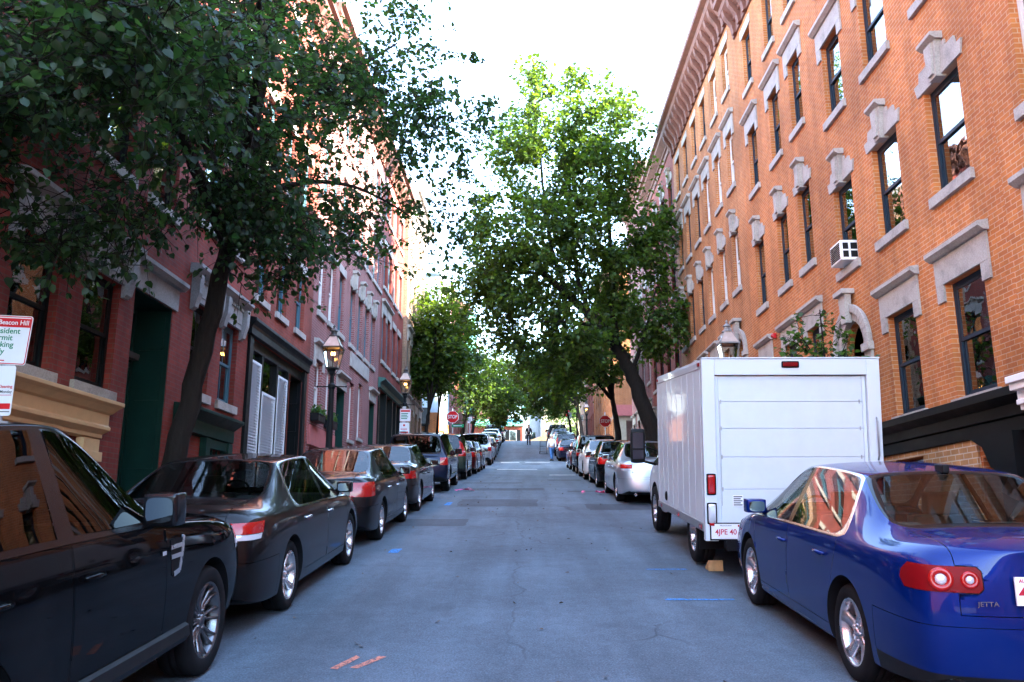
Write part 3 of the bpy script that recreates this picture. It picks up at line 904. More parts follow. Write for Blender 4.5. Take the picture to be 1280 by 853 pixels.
SPEC['saloon'] = dict(SPEC['jetta'], st=scale_st(ST_JETTA, .985, .98, .965), r=.318, H=1.41, belt=.925, level=2, rim='five', frame=M_GLOSSBLACK, seatmat=M_SEAT, fin=None, exhaust=[(-.5, .24)], exhaust_y=-2.28, handlemat=None,
    lamps=[(tail_lamp(.45, -2.0, .74, .90), 'taillight', M_RED, rearz), lamps_head(1.75, .60, .77)], handles={'r': (-.78, .78), 'f': (.13, .76)}, mirror=(.85, .965), boot=(.60, .64, -1.70), plate=(0, .80, None))
SPEC['saloon'].pop('handlemat')
SPEC['rrs'] = dict(beltcrease=.75, corner=.8, st=ST_RRS, wb=2.745, r=.375, tw=.25, rwell=.435, bg=(3, 4), ws=(8, 9), spans=[(4, 6, 'sg_r'), (6, 7, 'bp'), (7, 9, 'sg_f')], level=3, rim='fifteen', rimmat=M_ALLOYDARK, H=1.76, belt=1.14, cabin=(-1.95, .75), seat=(-.45, -1.35), sgglass=M_DARKGLASS, bgglass=M_DARKGLASS,
    doors=[(-.98, -1.40, -.53, -.53, 'r'), (-.52, -.52, .55, .60, 'f')], handles={'r': (-1.14, .96), 'f': (-.34, .96)}, mirror=(.42, 1.235), mirror_size=(.19, .18), mirrormat=M_GLOSSBLACK, boot=(.72, .72, -1.90), bootname='tailgate', bumper=(.70, .42),
    lamps=[(tail_lamp(.66, -2.0, .86, 1.10), 'taillight', M_RED, rearz), lamps_head(1.95, .80, .97)], plate=(0, .92, None), zsill=.46)
SPEC['big_suv'] = dict(beltcrease=.6, corner=.75, st=ST_BIG, wb=2.95, r=.385, tw=.25, rwell=.45, bg=(3, 4), ws=(8, 9), spans=[(4, 5, 'sg_r'), (5, 6, 'sg_r'), (6, 7, 'bp'), (7, 9, 'sg_f')], level=2, rim='five', H=1.88, belt=1.10, cabin=(-2.3, 1.35), seat=(.05, -.95), sgglass=M_DARKGLASS, bgglass=M_DARKGLASS,
    doors=[(-1.0, -1.05, -.12, -.12, 'r'), (-.11, -.11, 1.1, 1.12, 'f')], handles={'r': (-.83, .95), 'f': (.03, .95)}, mirror=(1.0, 1.22), mirror_size=(.24, .20), mirrormat=M_PLASTIC, boot=(.74, .74, -2.30), bootname='tailgate', bumper=(.72, .45), roofrails=(-1.9, .2),
    lamps=[([P((.76, 0, 1), (-1, 0, 0)), P((0, -2.30, 1), (0, 1, 0)), P((0, 0, .86), (0, 0, -1)), P((0, 0, 1.10), (0, 0, 1))], 'taillight', M_RED, rearz), lamps_head(2.2, .80, .98)], plate=(0, .86, None), zsill=.50)
SPEC['mid_suv'] = dict(SPEC['big_suv'], st=scale_st(ST_BIG, .94, .95, .895), wb=2.78, r=.355, rwell=.415, H=1.68, belt=.985, cabin=(-2.15, 1.27), seat=(.05, -.9), doors=[(-.94, -1.0, -.11, -.11, 'r'), (-.10, -.10, 1.03, 1.05, 'f')], handles={'r': (-.78, .85), 'f': (.03, .85)}, mirror=(.94, 1.10), mirror_size=(.2, .16), boot=(.70, .66, -2.16), bumper=(.64, .40), roofrails=(-1.75, .2), lamps=[([P((.72, 0, 1), (-1, 0, 0)), P((0, -2.16, 1), (0, 1, 0)), P((0, 0, .78), (0, 0, -1)), P((0, 0, .985), (0, 0, 1))], 'taillight', M_RED, rearz), lamps_head(2.05, .72, .88)], plate=(0, .78, None), zsill=.45)
SPEC['small_suv'] = dict(st=ST_CRV, wb=2.62, r=.345, rwell=.40, bg=(3, 4), ws=(8, 9), spans=[(4, 5, 'sg_r'), (5, 6, 'sg_r'), (6, 7, 'bp'), (7, 9, 'sg_f')], level=2, rim='five', H=1.68, belt=1.0, cabin=(-2.0, 1.3), seat=(.05, -.9),
    doors=[(-.92, -1.0, .0, .0, 'r'), (.01, .01, 1.05, 1.08, 'f')], handles={'r': (-.78, .85), 'f': (.12, .85)}, mirror=(.92, 1.08), mirror_size=(.2, .15), boot=(.64, .66, -1.98), bootname='tailgate', bumper=(.64, .42),
    lamps=[([P((.62, 0, 1), (-1, 0, -.10)), P((0, -1.74, 1.2), (0, 1, .42)), P((0, 0, .86), (0, 0, -1)), P((0, 0, 1.52), (0, 0, 1))], 'taillight', M_RED, rearz), lamps_head(1.9, .72, .88)], plate=(0, .80, None), zsill=.42)

def place(root, x, y, yaw=0.0):
    root.location = (x, y, gz(y)); root.rotation_euler = (math.atan(slope(y)), 0, yaw)

def recolour(root, old, new):
    for o in [root] + list(root.children_recursive):
        for s in getattr(o, 'material_slots', ()):
            if s.material is old:
                s.link = 'OBJECT'; s.material = new
# ------------------------------------------------------------------ the ground, the road and what is painted on it
M_ASPH = asphalt('asphalt', (0.080, 0.103, 0.128))
M_PATCH = asphalt('asphalt_patch', (0.046, 0.056, 0.070), cracks=False)
M_GROUND = plain('bare_ground', (0.12, 0.11, 0.10), 0.95, var=0.3)
M_KERB = stone('granite_kerb', (0.30, 0.30, 0.30))
M_SIDEWALK = brick('sidewalk_brick', (0.20, 0.075, 0.05), (0.14, 0.06, 0.045), (0.16, 0.15, 0.14), bw=.2, bh=.1, flat=True)
M_LINE = plain('road_paint', (0.62, 0.62, 0.60), 0.6, var=0.3, vscale=9)
M_BLUEMARK = spray('blue_spray_paint', (0.02, 0.24, 0.62))
M_ORANGEMARK = spray('orange_spray_paint', (0.62, 0.20, 0.12))
M_GRASS = plain('grass', (0.07, 0.13, 0.025), 0.9, var=0.4, vscale=3)

KL, KR, FL, FR = -4.15, 4.2, -5.6, 5.9
sheet('ground', -260, 260, -200, 400, -.03, M_GROUND, nx=3, step=2.0)
sheet('road', KL, KR, -60, 97, 0.0, M_ASPH, nx=12, step=0.5)
sheet('side_street', -60, KL, 44.2, 49.8, -.004, M_ASPH, nx=3, step=.5)
sheet('side_street', KR, 60, 46.2, 54.2, -.004, M_ASPH, nx=3, step=.5)
sheet('cross_road', -60, KL - .002, 90.5, 97, -.004, M_ASPH, nx=3, step=.5); sheet('cross_road', KR + .002, 60, 90.5, 97, -.004, M_ASPH, nx=3, step=.5)
def walk(side, y0, y1):
    K, Fc = (KL, FL - 1.5) if side < 0 else (KR, FR + 1.5)
    n = int((y1 - y0) / 1.0) + 2; ys = np.linspace(y0, y1, n)
    for nm, a, b, mat, dz in (('kerb', K, K + side*.15, M_KERB, .135), ('sidewalk', K + side*.15, Fc, M_SIDEWALK, .128)):
        mb = MB()
        for ya, yb in zip(ys[:-1], ys[1:]):
            za, zb = gz(ya) + dz, gz(yb) + dz
            mb.quad((a, ya, za), (b, ya, za), (b, yb, zb), (a, yb, zb))
            if nm == 'kerb': mb.quad((a, ya, za), (a, yb, zb), (a, yb, zb - .3), (a, ya, za - .3))
        for ye in (ys[0], ys[-1]):
            z = gz(ye) + dz; mb.quad((a, ye, z), (b, ye, z), (b, ye, z - .3), (a, ye, z - .3))
        o = mb.build(nm, mat); o['kind'] = 'structure'
walk(-1, -60, 44.2); walk(-1, 49.8, 90.3); walk(1, -60, 46.2); walk(1, 54.2, 90.3)

def flat_poly(name, pts, mat, dz=.005):
    mb = MB(); mb.add([(x, y, gz(y) + dz) for x, y in pts], [tuple(range(len(pts)))])
    o = mb.build(name, mat); o['kind'] = 'structure'; return o
def wob(x0, x1, y0, y1, a=.04, n=7):
    p = [(x0 + (x1-x0)*i/n, y0 + random.uniform(-a, a)) for i in range(n)] + [(x1 + random.uniform(-a, a), y0 + (y1-y0)*i/n) for i in range(n)]
    p += [(x1 - (x1-x0)*i/n, y1 + random.uniform(-a, a)) for i in range(n)] + [(x0 + random.uniform(-a, a), y1 - (y1-y0)*i/n) for i in range(n)]
    return p
for (x0, x1, y0, y1) in ((-1.6, .3, 19.6, 21.6), (-2.4, -1.1, 15.6, 16.8), (1.4, 3.0, 18.7, 20.2), (-1.9, .55, 25.0, 26.0), (-2.1, -.1, 28.5, 29.2), (.8, 2.0, 30.2, 31.2), (-.2, .9, 51.0, 52.5), (-1.6, -.5, 42.2, 43.6), (1.2, 2.1, 24.2, 24.9)):
    flat_poly('road_patch', wob(x0, x1, y0, y1), M_PATCH, .004)
flat_poly('stop_line', wob(-1.45, .6, 42.9, 43.35, .02), M_LINE, .009)
flat_poly('crosswalk_line', wob(-1.6, -.4, 54.7, 55.2, .05), M_LINE, .006); flat_poly('crosswalk_line', wob(.0, 1.6, 54.8, 55.2, .05), M_LINE, .006)
flat_poly('crosswalk_line', wob(1.0, 2.1, 35.2, 35.5, .03), M_LINE, .006)
for (x0, x1, y0, y1) in ((1.42, 2.12, 8.92, 8.98), (1.5, 2.0, 10.79, 10.85), (-1.95, -1.8, 12.2, 12.62), (-1.9, -1.75, 19.9, 20.7)):
    flat_poly('utility_mark', wob(x0, x1, y0, y1, .012, 5), M_BLUEMARK, .006)
for p in ([(-1.42, 6.42), (-1.36, 6.40), (-1.26, 6.72), (-1.30, 6.78)], [(-1.28, 6.44), (-1.22, 6.42), (-1.06, 6.74), (-1.12, 6.76)]):
    flat_poly('utility_mark', p, M_ORANGEMARK, .006)

# ------------------------------------------------------------------ buildings
B_RED = brick('red_brick', (0.27, 0.044, 0.030), (0.21, 0.037, 0.028), (0.17, 0.075, 0.06), msize=.006, bw=.20, bh=.07)
B_RED2 = brick('bright_red_brick', (0.29, 0.058, 0.035), (0.23, 0.046, 0.032), (0.21, 0.09, 0.07), msize=.006, bw=.20, bh=.07)
B_PINK = brick('rose_brick', (0.31, 0.095, 0.085), (0.25, 0.08, 0.075), (0.36, 0.26, 0.25), bw=.20, bh=.072)
B_TAN = brick('tan_brick', (0.36, 0.21, 0.13), (0.30, 0.17, 0.11), (0.36, 0.29, 0.23))
B_ORANGE = brick('orange_brick', (0.55, 0.185, 0.048), (0.43, 0.130, 0.038), (0.50, 0.31, 0.19), bw=.205, bh=.066, msize=.0055, stain=.34)
B_ORANGE2 = brick('weathered_orange_brick', (0.50, 0.18, 0.055), (0.40, 0.135, 0.042), (0.50, 0.34, 0.22), bw=.205, bh=.066, msize=.0055, stain=.42)
B_YELLOW = brick('buff_brick', (0.50, 0.27, 0.11), (0.42, 0.22, 0.09), (0.55, 0.45, 0.34), bw=.22, bh=.08)
B_DKRED = brick('dark_red_brick', (0.28, 0.07, 0.045), (0.22, 0.06, 0.04), (0.50, 0.38, 0.32), bw=.215, bh=.078)
S_LIME = stone('limestone', (0.38, 0.345, 0.31)); S_GREY = stone('grey_stone', (0.36, 0.35, 0.34)); S_BROWN = stone('brownstone', (0.15, 0.058, 0.042))
S_GREYTRIM = stone('painted_grey_trim', (0.30, 0.30, 0.295))
P_BEIGE = plain('beige_paint', (0.60, 0.41, 0.22), .55, var=.08); P_GREEN = plain('dark_green_paint', (0.006, 0.030, 0.024), .45, spec=.15)
P_BLACK = plain('black_gloss_paint', (0.007, 0.009, 0.010), .4, spec=.12); P_NAVY = plain('blue_black_paint', (0.012, 0.024, 0.038), .45, spec=.2)
P_SASHW = plain('cream_sash_paint', (0.58, 0.57, 0.54), .5); P_SASHB = plain('blue_grey_sash', (0.05, 0.13, 0.17), .45)
P_COPPER = plain('green_copper', (0.13, 0.42, 0.34), .7, var=.25); P_SIDING = plain('pale_blue_siding', (0.50, 0.62, 0.70), .6, var=.06)
P_CREAM = plain('cream_stucco', (0.40, 0.35, 0.25), .8); P_GREYW = plain('pale_grey_stucco', (0.22, 0.24, 0.27), .8)
P_SHUT = plain('white_shutter', (0.66, 0.69, 0.72), .5, var=.05)
P_PINKBASE = plain('rose_painted_base', (0.42, 0.13, 0.12), .7)

_wc = {}
def window_kit(w, h, sash, lintel, sill_h, blind, style):
    key = (round(w, 2), round(h, 2), sash.name, lintel, sill_h, blind, style)
    if key in _wc: return _wc[key]
    f = MB(); hw = w/2; e = .002
    f.box(-.17, -.10, -hw + e, -hw + .055, e, h - e); f.box(-.17, -.10, hw - .055, hw - e, e, h - e)
    f.box(-.17, -.10, -hw + .055, hw - .055, h - .06, h - e); f.box(-.19, -.09, -hw + .055, hw - .055, e, .05)
    m = h*.5; a = hw - .055
    for (x0, x1, z0, z1) in ((-.125, -.105, m - .02, h - .06), (-.155, -.130, .05, m + .03)):
        f.box(x0, x1, -a, -a + .045, z0, z1); f.box(x0, x1, a - .045, a, z0, z1)
        f.box(x0, x1, -a + .045, a - .045, z0, z0 + .05); f.box(x0, x1, -a + .045, a - .045, z1 - .045, z1)
        if style == 'two': f.box(x0 + .004, x1 - .004, -.012, .012, z0 + .05, z1 - .045)
        if style == 'six':
            for q in (-1, 1): f.box(x0 + .004, x1 - .004, q*a/3 - .01, q*a/3 + .01, z0 + .05, z1 - .045)
            zz = (z0 + z1)/2; f.box(x0 + .005, x1 - .005, -a + .045, a - .045, zz - .01, zz + .01)
    p = MB()
    p.box(-.117, -.113, -a + .04, a - .04, m + .02, h - .10); p.box(-.145, -.140, -a + .04, a - .04, .09, m)
    parts = [('window', f.mesh('win'), sash), ('pane', p.mesh('pane'), M_WINGLASS)]
    b = MB()
    if blind > 0:
        b.box(-.225, -.215, -a + .02, a - .02, h*(1 - blind), h - .06)
        parts.append(('window_shade', b.mesh('blind'), M_CURTAIN))
    elif blind < 0:
        n = 24; pts = []
        for sg in (-1, 1):
            ys = [sg*(a - (a*.62)*i/n) for i in range(n + 1)]
            for i in range(n):
                x0, x1 = -.235 + .018*math.sin(i*1.9), -.235 + .018*math.sin((i+1)*1.9)
                b.quad((x0, ys[i], .06), (x1, ys[i+1], .06), (x1, ys[i+1], h - .06), (x0, ys[i], h - .06))
        parts.append(('curtain', b.mesh('curt'), M_CURTAIN2))
    if sill_h:
        s = MB(); s.box(-.085, .06, -hw - .09, hw + .09, -sill_h, -.002)
        parts.append(('sill', s.mesh('sill'), S_LIME))
    l = MB()
    if lintel == 'flat':
        l.box(-.05, .02, -hw - .13, hw + .13, h + .002, h + .26)
    elif lintel == 'hood':
        l.box(-.05, .035, -hw - .20, hw + .20, h + .002, h + .38)
        l.box(-.05, .032, -hw - .20, -hw - .002, h - .24, h); l.box(-.05, .032, hw + .002, hw + .20, h - .24, h)
        l.prism([(.0, h + .38), (.07, h + .385), (.14, h + .44), (.14, h + .50), (.0, h + .52)], 'y', -hw - .25, hw + .25)
    elif lintel == 'key':
        for (yy, z0, z1) in ((.12, 0, .22), (.28, .0, .34), (.40, .0, .46)):
            pass
        l.prism([(-hw - .14, h + .002), (hw + .14, h + .002), (hw + .20, h + .20), (hw + .05, h + .20), (hw + .02, h + .34), (hw*.55, h + .34), (hw*.55, h + .44), (-hw*.55, h + .44), (-hw*.55, h + .34), (-hw - .02, h + .34), (-hw - .05, h + .20), (-hw - .20, h + .20)], 'x', -.05, .03)
        l.prism([(-.10, h - .03), (.10, h - .03), (.16, h + .50), (-.16, h + .50)], 'x', -.05, .10)
        l.prism([(-.065, h + .02), (.065, h + .02), (.105, h + .48), (-.105, h + .48)], 'x', .10, .135)
        l.prism([(-.04, h + .50), (.11, h + .50), (.18, h + .55), (.18, h + .60), (-.04, h + .61)], 'y', -.21, .21)
    elif lintel == 'bracket':
        l.box(-.05, .05, -hw - .17, hw + .17, h + .002, h + .42)
        l.box(.05, .065, -hw + .0, hw - .0, h + .10, h + .34)
        l.prism([(-.05, h + .42), (.08, h + .425), (.15, h + .47), (.20, h + .52), (.20, h + .58), (-.05, h + .60)], 'y', -hw - .27, hw + .27)
        k = int((w + .3)/.085)
        for i in range(k): y = -hw - .13 + (w + .26)*i/(k - 1); l.box(.052, .10, y - .022, y + .022, h + .355, h + .415)
        for sg in (-1, 1):
            l.prism([(.051, h - .16), (.09, h - .14), (.11, h - .04), (.15, h + .10), (.16, h + .415), (.051, h + .415)], 'y', sg*(hw + .10) - .075, sg*(hw + .10) + .075)
            l.prism([(-.05, h - .18), (.05, h - .18), (.05, h - .001), (-.05, h - .001)], 'y', sg*(hw + .10) - .07, sg*(hw + .10) + .07)
    if l.v: parts.append(('lintel', l.mesh('lintel'), {'bracket': S_GREYTRIM}.get(lintel, S_LIME)))
    for nm, me, mt in parts: me.materials.append(mt)
    _wc[key] = parts
    return parts

class House:
    """one building along the street: side -1 (left, looks to +x) or +1 (right, looks to -x)"""
    def __init__(s, name, label, side, X, y0, y1, ztop, mat, depth=9.0, cat='building', zbot=None, group=None):
        s.side, s.X, s.y0, s.y1, s.zt, s.mat, s.depth = side, X, y0, y1, ztop, mat, depth
        s.o = (X, (y0 + y1)/2, gz(y0)); s.zb = zbot if zbot is not None else gz(y0) - 1.0
        s.root = thing(name, label, cat, s.o, group=group); s.ops = []; s.arches = []
    def rel(s, x, y, z): return (x - s.o[0], y - s.o[1], z - s.o[2])
    def out(s, d): return s.X - s.side*d          # d metres out of the facade, towards the street
    def opening(s, ya, yb, za, zb): s.ops.append((ya, yb, za, zb))
    def window(s, yc, w, z0, h, sash=P_NAVY, lintel='flat', sill=.14, blind=.5, style='one', cut=True):
        if cut: s.opening(yc - w/2, yc + w/2, z0, z0 + h)
        if blind > 0 and blind != .55 and yc > 2: blind = random.choice([0, round(blind*.6, 2), blind, blind, min(.9, round(blind*1.5, 2)), -1])
        kit = window_kit(w, h, sash, lintel, sill, blind, style); par = None
        if yc > 40 or yc < 2: kit = [k for k in kit if k[0] in ('window', 'pane')] + ([k for k in kit if k[0] in ('window_shade',)] if yc < 60 and yc > 40 else []) + ([k for k in kit if k[0] == 'lintel'] if 40 < yc < 60 else [])
        for nm, me, mt in kit:
            o = bpy.data.objects.new(nm, me); COL.objects.link(o)
            if par is None:
                o.parent = s.root; o.location = s.rel(s.X, yc, z0); o.rotation_euler = (0, 0, 0 if s.side < 0 else math.pi); par = o
            else: o.parent = par
        return par
    def part(s, name, mb, mats, smooth=False, bevel=0.0, parent=None):
        o = mb.build(name, mats, parent or s.root, origin=s.o, smooth=smooth, bevel=bevel)
        return o
    def bx(s, mb, d0, d1, y0, y1, z0, z1, mi=0): mb.box(s.out(d0), s.out(d1), y0, y1, z0, z1, mi)
    def arch(s, ya, yb, zspring, ring=.24, zbot=None, mat=S_LIME):
        """round headed opening with a stone surround"""
        r = (yb - ya)/2; yc = (ya + yb)/2; s.opening(ya, yb, zbot, zspring + r); s.arches.append((ya, yb, zspring, r))
        mb = MB(); n = 18
        for (r0, r1, d0, d1) in ((r - .02, r + ring, -.06, .05), (r + ring*.55, r + ring + .04, .05, .10)):
            pts = [(yc + r1*math.cos(math.pi*i/n), zspring + r1*math.sin(math.pi*i/n)) for i in range(n + 1)]
            inn = [(yc + r0*math.cos(math.pi*i/n), zspring + r0*math.sin(math.pi*i/n)) for i in range(n + 1)]
            for i in range(n): mb.prism([pts[i], pts[i+1], inn[i+1], inn[i]], 'x', s.out(d0), s.out(d1))
        mb.prism([(yc - .10, zspring + r - .06), (yc + .10, zspring + r - .06), (yc + .17, zspring + r + ring + .22), (yc - .17, zspring + r + ring + .22)], 'x', s.out(.05), s.out(.17))
        s.bx(mb, .0, .24, yc - .22, yc + .22, zspring + r + ring + .22, zspring + r + ring + .31)
        for sg in (-1, 1):
            s.bx(mb, -.06, .05, yc + sg*(r - .02), yc + sg*(r + ring), zbot, zspring - .002); s.bx(mb, .0, .11, yc + sg*(r - .03), yc + sg*(r + ring + .05), zspring - .14, zspring)
        s.part('door_surround', mb, mat, bevel=.01)
    def door(s, ya, yb, z0, z1, mat=P_GREEN, depth=.45, transom=.5, lintel=None):
        """panelled door set deep in its opening, fanlight above"""
        s.opening(ya, yb, z0, z1)
        m = MB(); zt = z1 - transom
        s.bx(m, -depth - .05, -depth, ya, ya + .09, z0, z1); s.bx(m, -depth - .05, -depth, yb - .09, yb, z0, z1)
        s.bx(m, -depth - .05, -depth - .002, ya + .09, yb - .09, zt, zt + .08); s.bx(m, -depth - .05, -depth - .002, ya + .09, yb - .09, z1 - .08, z1)
        a, b = ya + .09, yb - .09
        s.bx(m, -depth - .045, -depth - .02, a, b, z0, zt)
        w = (b - a)
        for (q0, q1) in ((.10, .44), (.56, .90)):
            for (t0, t1) in ((.06, .26), (.32, .66), (.72, .95)):
                s.bx(m, -depth - .02, -depth - .006, a + w*q0, a + w*q1, z0 + (zt - z0)*t0, z0 + (zt - z0)*t1)
        # side reveals of the porch
        s.bx(m, -depth, -.01, ya + .001, ya + .02, z0, z1); s.bx(m, -depth, -.01, yb - .02, yb - .001, z0, z1); s.bx(m, -depth, -.01, ya + .02, yb - .02, z1 - .02, z1 - .001)
        if depth > .35:
            for (t0, t1) in ((.04, .20), (.24, .52), (.56, .76), (.80, .96)):
                for (p, q) in ((ya + .02, ya + .034), (yb - .034, yb - .02)): s.bx(m, -depth + .08, -.09, p, q, z0 + (z1 - z0)*t0, z0 + (z1 - z0)*t1)
        d = s.part('door', m, mat)
        g = MB(); s.bx(g, -depth - .03, -depth - .025, a, b, zt + .08, z1 - .08); s.part('fanlight', g, M_WINGLASS, parent=d)
        d2 = bpy.data.objects.new; k = MB()
        k.lathe([(0, .06), (.03, .055), (.034, .03), (.012, .01), (.012, 0)], 12, Matrix.Translation((s.out(-depth - .02), a + w*.52, z0 + 1.0)) @ Matrix.Rotation(R(90)*(1 if s.side < 0 else -1), 4, 'Y'))
        s.part('handle', k, M_CHROME, smooth=True, parent=d)
        for o in d.children: o.location = (0, 0, 0)
        if lintel:
            l = MB(); s.bx(l, -.05, .03, ya - .14, yb + .14, z1 + .002, z1 + .34)
            l.prism([(s.out(0), z1 + .34), (s.out(.10), z1 + .345), (s.out(.16), z1 + .40), (s.out(.16), z1 + .46), (s.out(0), z1 + .47)], 'y', ya - .2, yb + .2)
            s.part('lintel', l, lintel)
        st = MB(); s.bx(st, -depth, .25, ya - .05, yb + .05, z0 - .5, z0 - .17); s.bx(st, -depth, -.02, ya + .002, yb - .002, z0 - .17, z0 - .002)
        s.part('doorstep', st, S_GREY)
    def cornice(s, z, h=.9, proj=.5, mat=S_BROWN, step=.55, y0=None, y1=None, br=True):
        m = MB(); ya, yb = (y0 if y0 is not None else s.y0), (y1 if y1 is not None else s.y1)
        prof = [(0, z), (.05, z + .02), (.05, z + h*.30), (.12, z + h*.34), (.12, z + h*.42), (proj*.72, z + h*.66), (proj*.76, z + h*.80), (proj, z + h*.86), (proj, z + h), (0, z + h)]
        m.prism([(s.out(d), zz) for d, zz in prof], 'y', ya + .002, yb - .002)
        if br:
            n = int((yb - ya)/step)
            for i in range(n):
                y = ya + (i + .5)*(yb - ya)/n
                m.prism([(s.out(.051), z + h*.02), (s.out(.11), z + h*.0), (s.out(.16), z + h*.22), (s.out(proj*.62), z + h*.48), (s.out(proj*.70), z + h*.655), (s.out(.051), z + h*.655)], 'y', y - .09, y + .09)
        s.part('cornice', m, mat)
    def finish(s, reveal=.20):
        m = MB(); X = s.X; sd = s.side
        ys = sorted({s.y0, s.y1, *[v for o in s.ops for v in o[:2]]}); zs = sorted({s.zb, s.zt, *[v for o in s.ops for v in o[2:]]})
        for ya, yb in zip(ys[:-1], ys[1:]):
            run = None
            for za, zb in zip(zs[:-1], zs[1:]):
                c = ((ya + yb)/2, (za + zb)/2)
                hole = any(o[0] < c[0] < o[1] and o[2] < c[1] < o[3] for o in s.ops)
                if hole:
                    if run: m.quad((X, ya, run[0]), (X, yb, run[0]), (X, yb, run[1]), (X, ya, run[1])); run = None
                else: run = (run[0], zb) if run else (za, zb)
            if run: m.quad((X, ya, run[0]), (X, yb, run[0]), (X, yb, run[1]), (X, ya, run[1]))
        xi = s.out(-reveal)
        for (a, b, c, d) in s.ops:
            for (p, q) in (((a, c), (a, d)), ((b, c), (b, d)), ((a, c), (b, c)), ((a, d), (b, d))):
                m.quad((X, p[0], p[1]), (X, q[0], q[1]), (xi, q[0], q[1]), (xi, p[0], p[1]))
        for (ya, yb, zsp, r) in s.arches:
            yc = (ya + yb)/2; n = 18
            for sg in (-1, 1):
                prev = None
                for i in range(n//2 + 1):
                    a = math.pi/2*i/(n//2); p = (yc + sg*r*math.cos(a), zsp + r*math.sin(a))
                    if prev: m.add([(X, yc + sg*r, zsp + r), (X, prev[0], prev[1]), (X, p[0], p[1])], [(0, 1, 2)]); m.quad((X, *prev), (X, *p), (xi, *p), (xi, *prev))
                    prev = p
        xb = X + sd*s.depth
        for y in (s.y0, s.y1): m.quad((X, y, s.zb), (xb, y, s.zb), (xb, y, s.zt), (X, y, s.zt))
        m.quad((xb, s.y0, s.zb), (xb, s.y1, s.zb), (xb, s.y1, s.zt), (xb, s.y0, s.zt))
        s.part('wall', m, s.mat)
        r = MB(); r.box(X + sd*.02, xb - sd*.02, s.y0 + .02, s.y1 - .02, s.zt - .35, s.zt - .2); s.part('roof', r, M_ROOF)
        # floors inside, so that one does not look up through the whole shell
        f = MB()
        z = s.zb + 2.6
        while z < s.zt - 2: f.box(X + sd*.45, xb - sd*.05, s.y0 + .05, s.y1 - .05, z, z + .1); z += 3.05
        f.box(X + sd*1.9, X + sd*2.0, s.y0 + .05, s.y1 - .05, s.zb + .2, s.zt - .4)
        s.part('interior', f, M_ROOM)

# ---- left side ------------------------------------------------------------------------------------------------
h = House('brick_house', 'red brick row house at near left with beige shop cornice and bracketed grey hoods', -1, FL, -4.0, 13.15, 15.0, B_RED)
for yc in (-2, .4, 2.9, 5.2, 7.2, 9.18, 10.66):
    if yc > 4: h.window(yc, .92, 3.46, 1.50, P_BLACK, 'bracket', .15, -1)
    else: h.window(yc, .95, 2.4, 1.6, P_BLACK, 'flat', .15, .4)
    h.window(yc, .92, 6.55, 1.55, P_BLACK, 'bracket', .15, .3); h.window(yc, .92, 9.5, 1.6, P_NAVY, 'flat', .15, .5); h.window(yc, .92, 12.3, 1.4, P_NAVY, 'flat', .15, .4)
h.window(12.2, .92, 6.55, 1.55, P_BLACK, 'bracket', .15, .3); h.window(12.2, .92, 9.5, 1.6, P_NAVY, 'flat', .15, .5)
h.door(11.56, 12.86, 1.75, 5.05, P_GREEN, .55, .95, S_GREYTRIM)
m = MB()                                                   # beige shopfront
z = 2.80
m.prism([(h.out(.0), z - .02), (h.out(.10), z), (h.out(.10), z + .05), (h.out(.20), z + .10), (h.out(.20), z + .14), (h.out(.17), z + .16), (h.out(.17), z + .30), (h.out(.22), z + .32), (h.out(.30), z + .38), (h.out(.36), z + .41), (h.out(.36), z + .455), (h.out(.0), z + .48)], 'y', 3.0, 10.85)
h.bx(m, .0, .10, 10.40, 10.80, 1.0, 2.78); h.bx(m, .0, .10, 8.7, 8.95, 1.0, 2.78); h.bx(m, .0, .10, 6.4, 6.65, .6, 2.78); h.bx(m, .0, .08, 3.1, 10.80, .4, 1.55); h.bx(m, .1, .13, 10.36, 10.84, 2.50, 2.62)
h.part('shopfront', m, P_BEIGE, bevel=.006)
for a, b in ((3.3, 6.4), (6.65, 8.7), (8.95, 10.4)):
    h.opening(a, b, 1.6, 2.76)
    g = MB(); h.bx(g, -.10, -.09, a, b, 1.6, 2.76); h.part('shop_window', g, M_WINGLASS)
h.cornice(14.2, .8, .45, S_BROWN)
h.finish()

h = House('brick_house', 'narrow red brick row house behind the leaning trunk with a dark green shopfront', -1, FL - .002, 13.15, 16.4, 15.4, B_RED)
for yc in (14.1, 15.48):
    h.window(yc, .86, 3.92, 1.50, P_SASHB if yc > 15 else P_BLACK, 'bracket', .15, -1, 'two'); h.window(yc, .86, 6.9, 1.55, P_SASHB, 'bracket', .15, .4); h.window(yc, .86, 9.9, 1.5, P_SASHB, 'flat', .15, .4); h.window(yc, .86, 12.7, 1.3, P_SASHB, 'flat', .15, .4)
m = MB(); z = 3.18
m.prism([(h.out(.0), z), (h.out(.12), z + .02), (h.out(.12), z + .24), (h.out(.2), z + .30), (h.out(.30), z + .37), (h.out(.30), z + .42), (h.out(.0), z + .45)], 'y', 13.2, 15.75)
h.bx(m, .0, .12, 13.35, 13.6, 1.3, 3.18); h.bx(m, .0, .12, 14.4, 14.6, 1.3, 3.18); h.bx(m, .0, .12, 15.5, 15.72, 1.3, 3.18); h.bx(m, .0, .10, 13.4, 15.7, 1.3, 1.95); h.bx(m, .0, .09, 14.6, 15.5, 3.02, 3.179)
for i in range(4): h.bx(m, .0, .035, 14.68 + i*.24, 14.70 + i*.24, 1.95, 3.02)
h.part('shopfront', m, P_GREEN, bevel=.006)
h.opening(14.6, 15.5, 1.95, 3.02); g = MB(); h.bx(g, -.10, -.09, 14.6, 15.5, 1.95, 3.02); h.part('shop_window', g, M_WINGLASS)
m = MB(); h.bx(m, .0, .18, 16.02, 16.38, 2.1, 2.75); h.bx(m, .18, .19, 16.06, 16.34, 2.15, 2.7, 0); h.part('meter_box', m, M_PLASTIC)
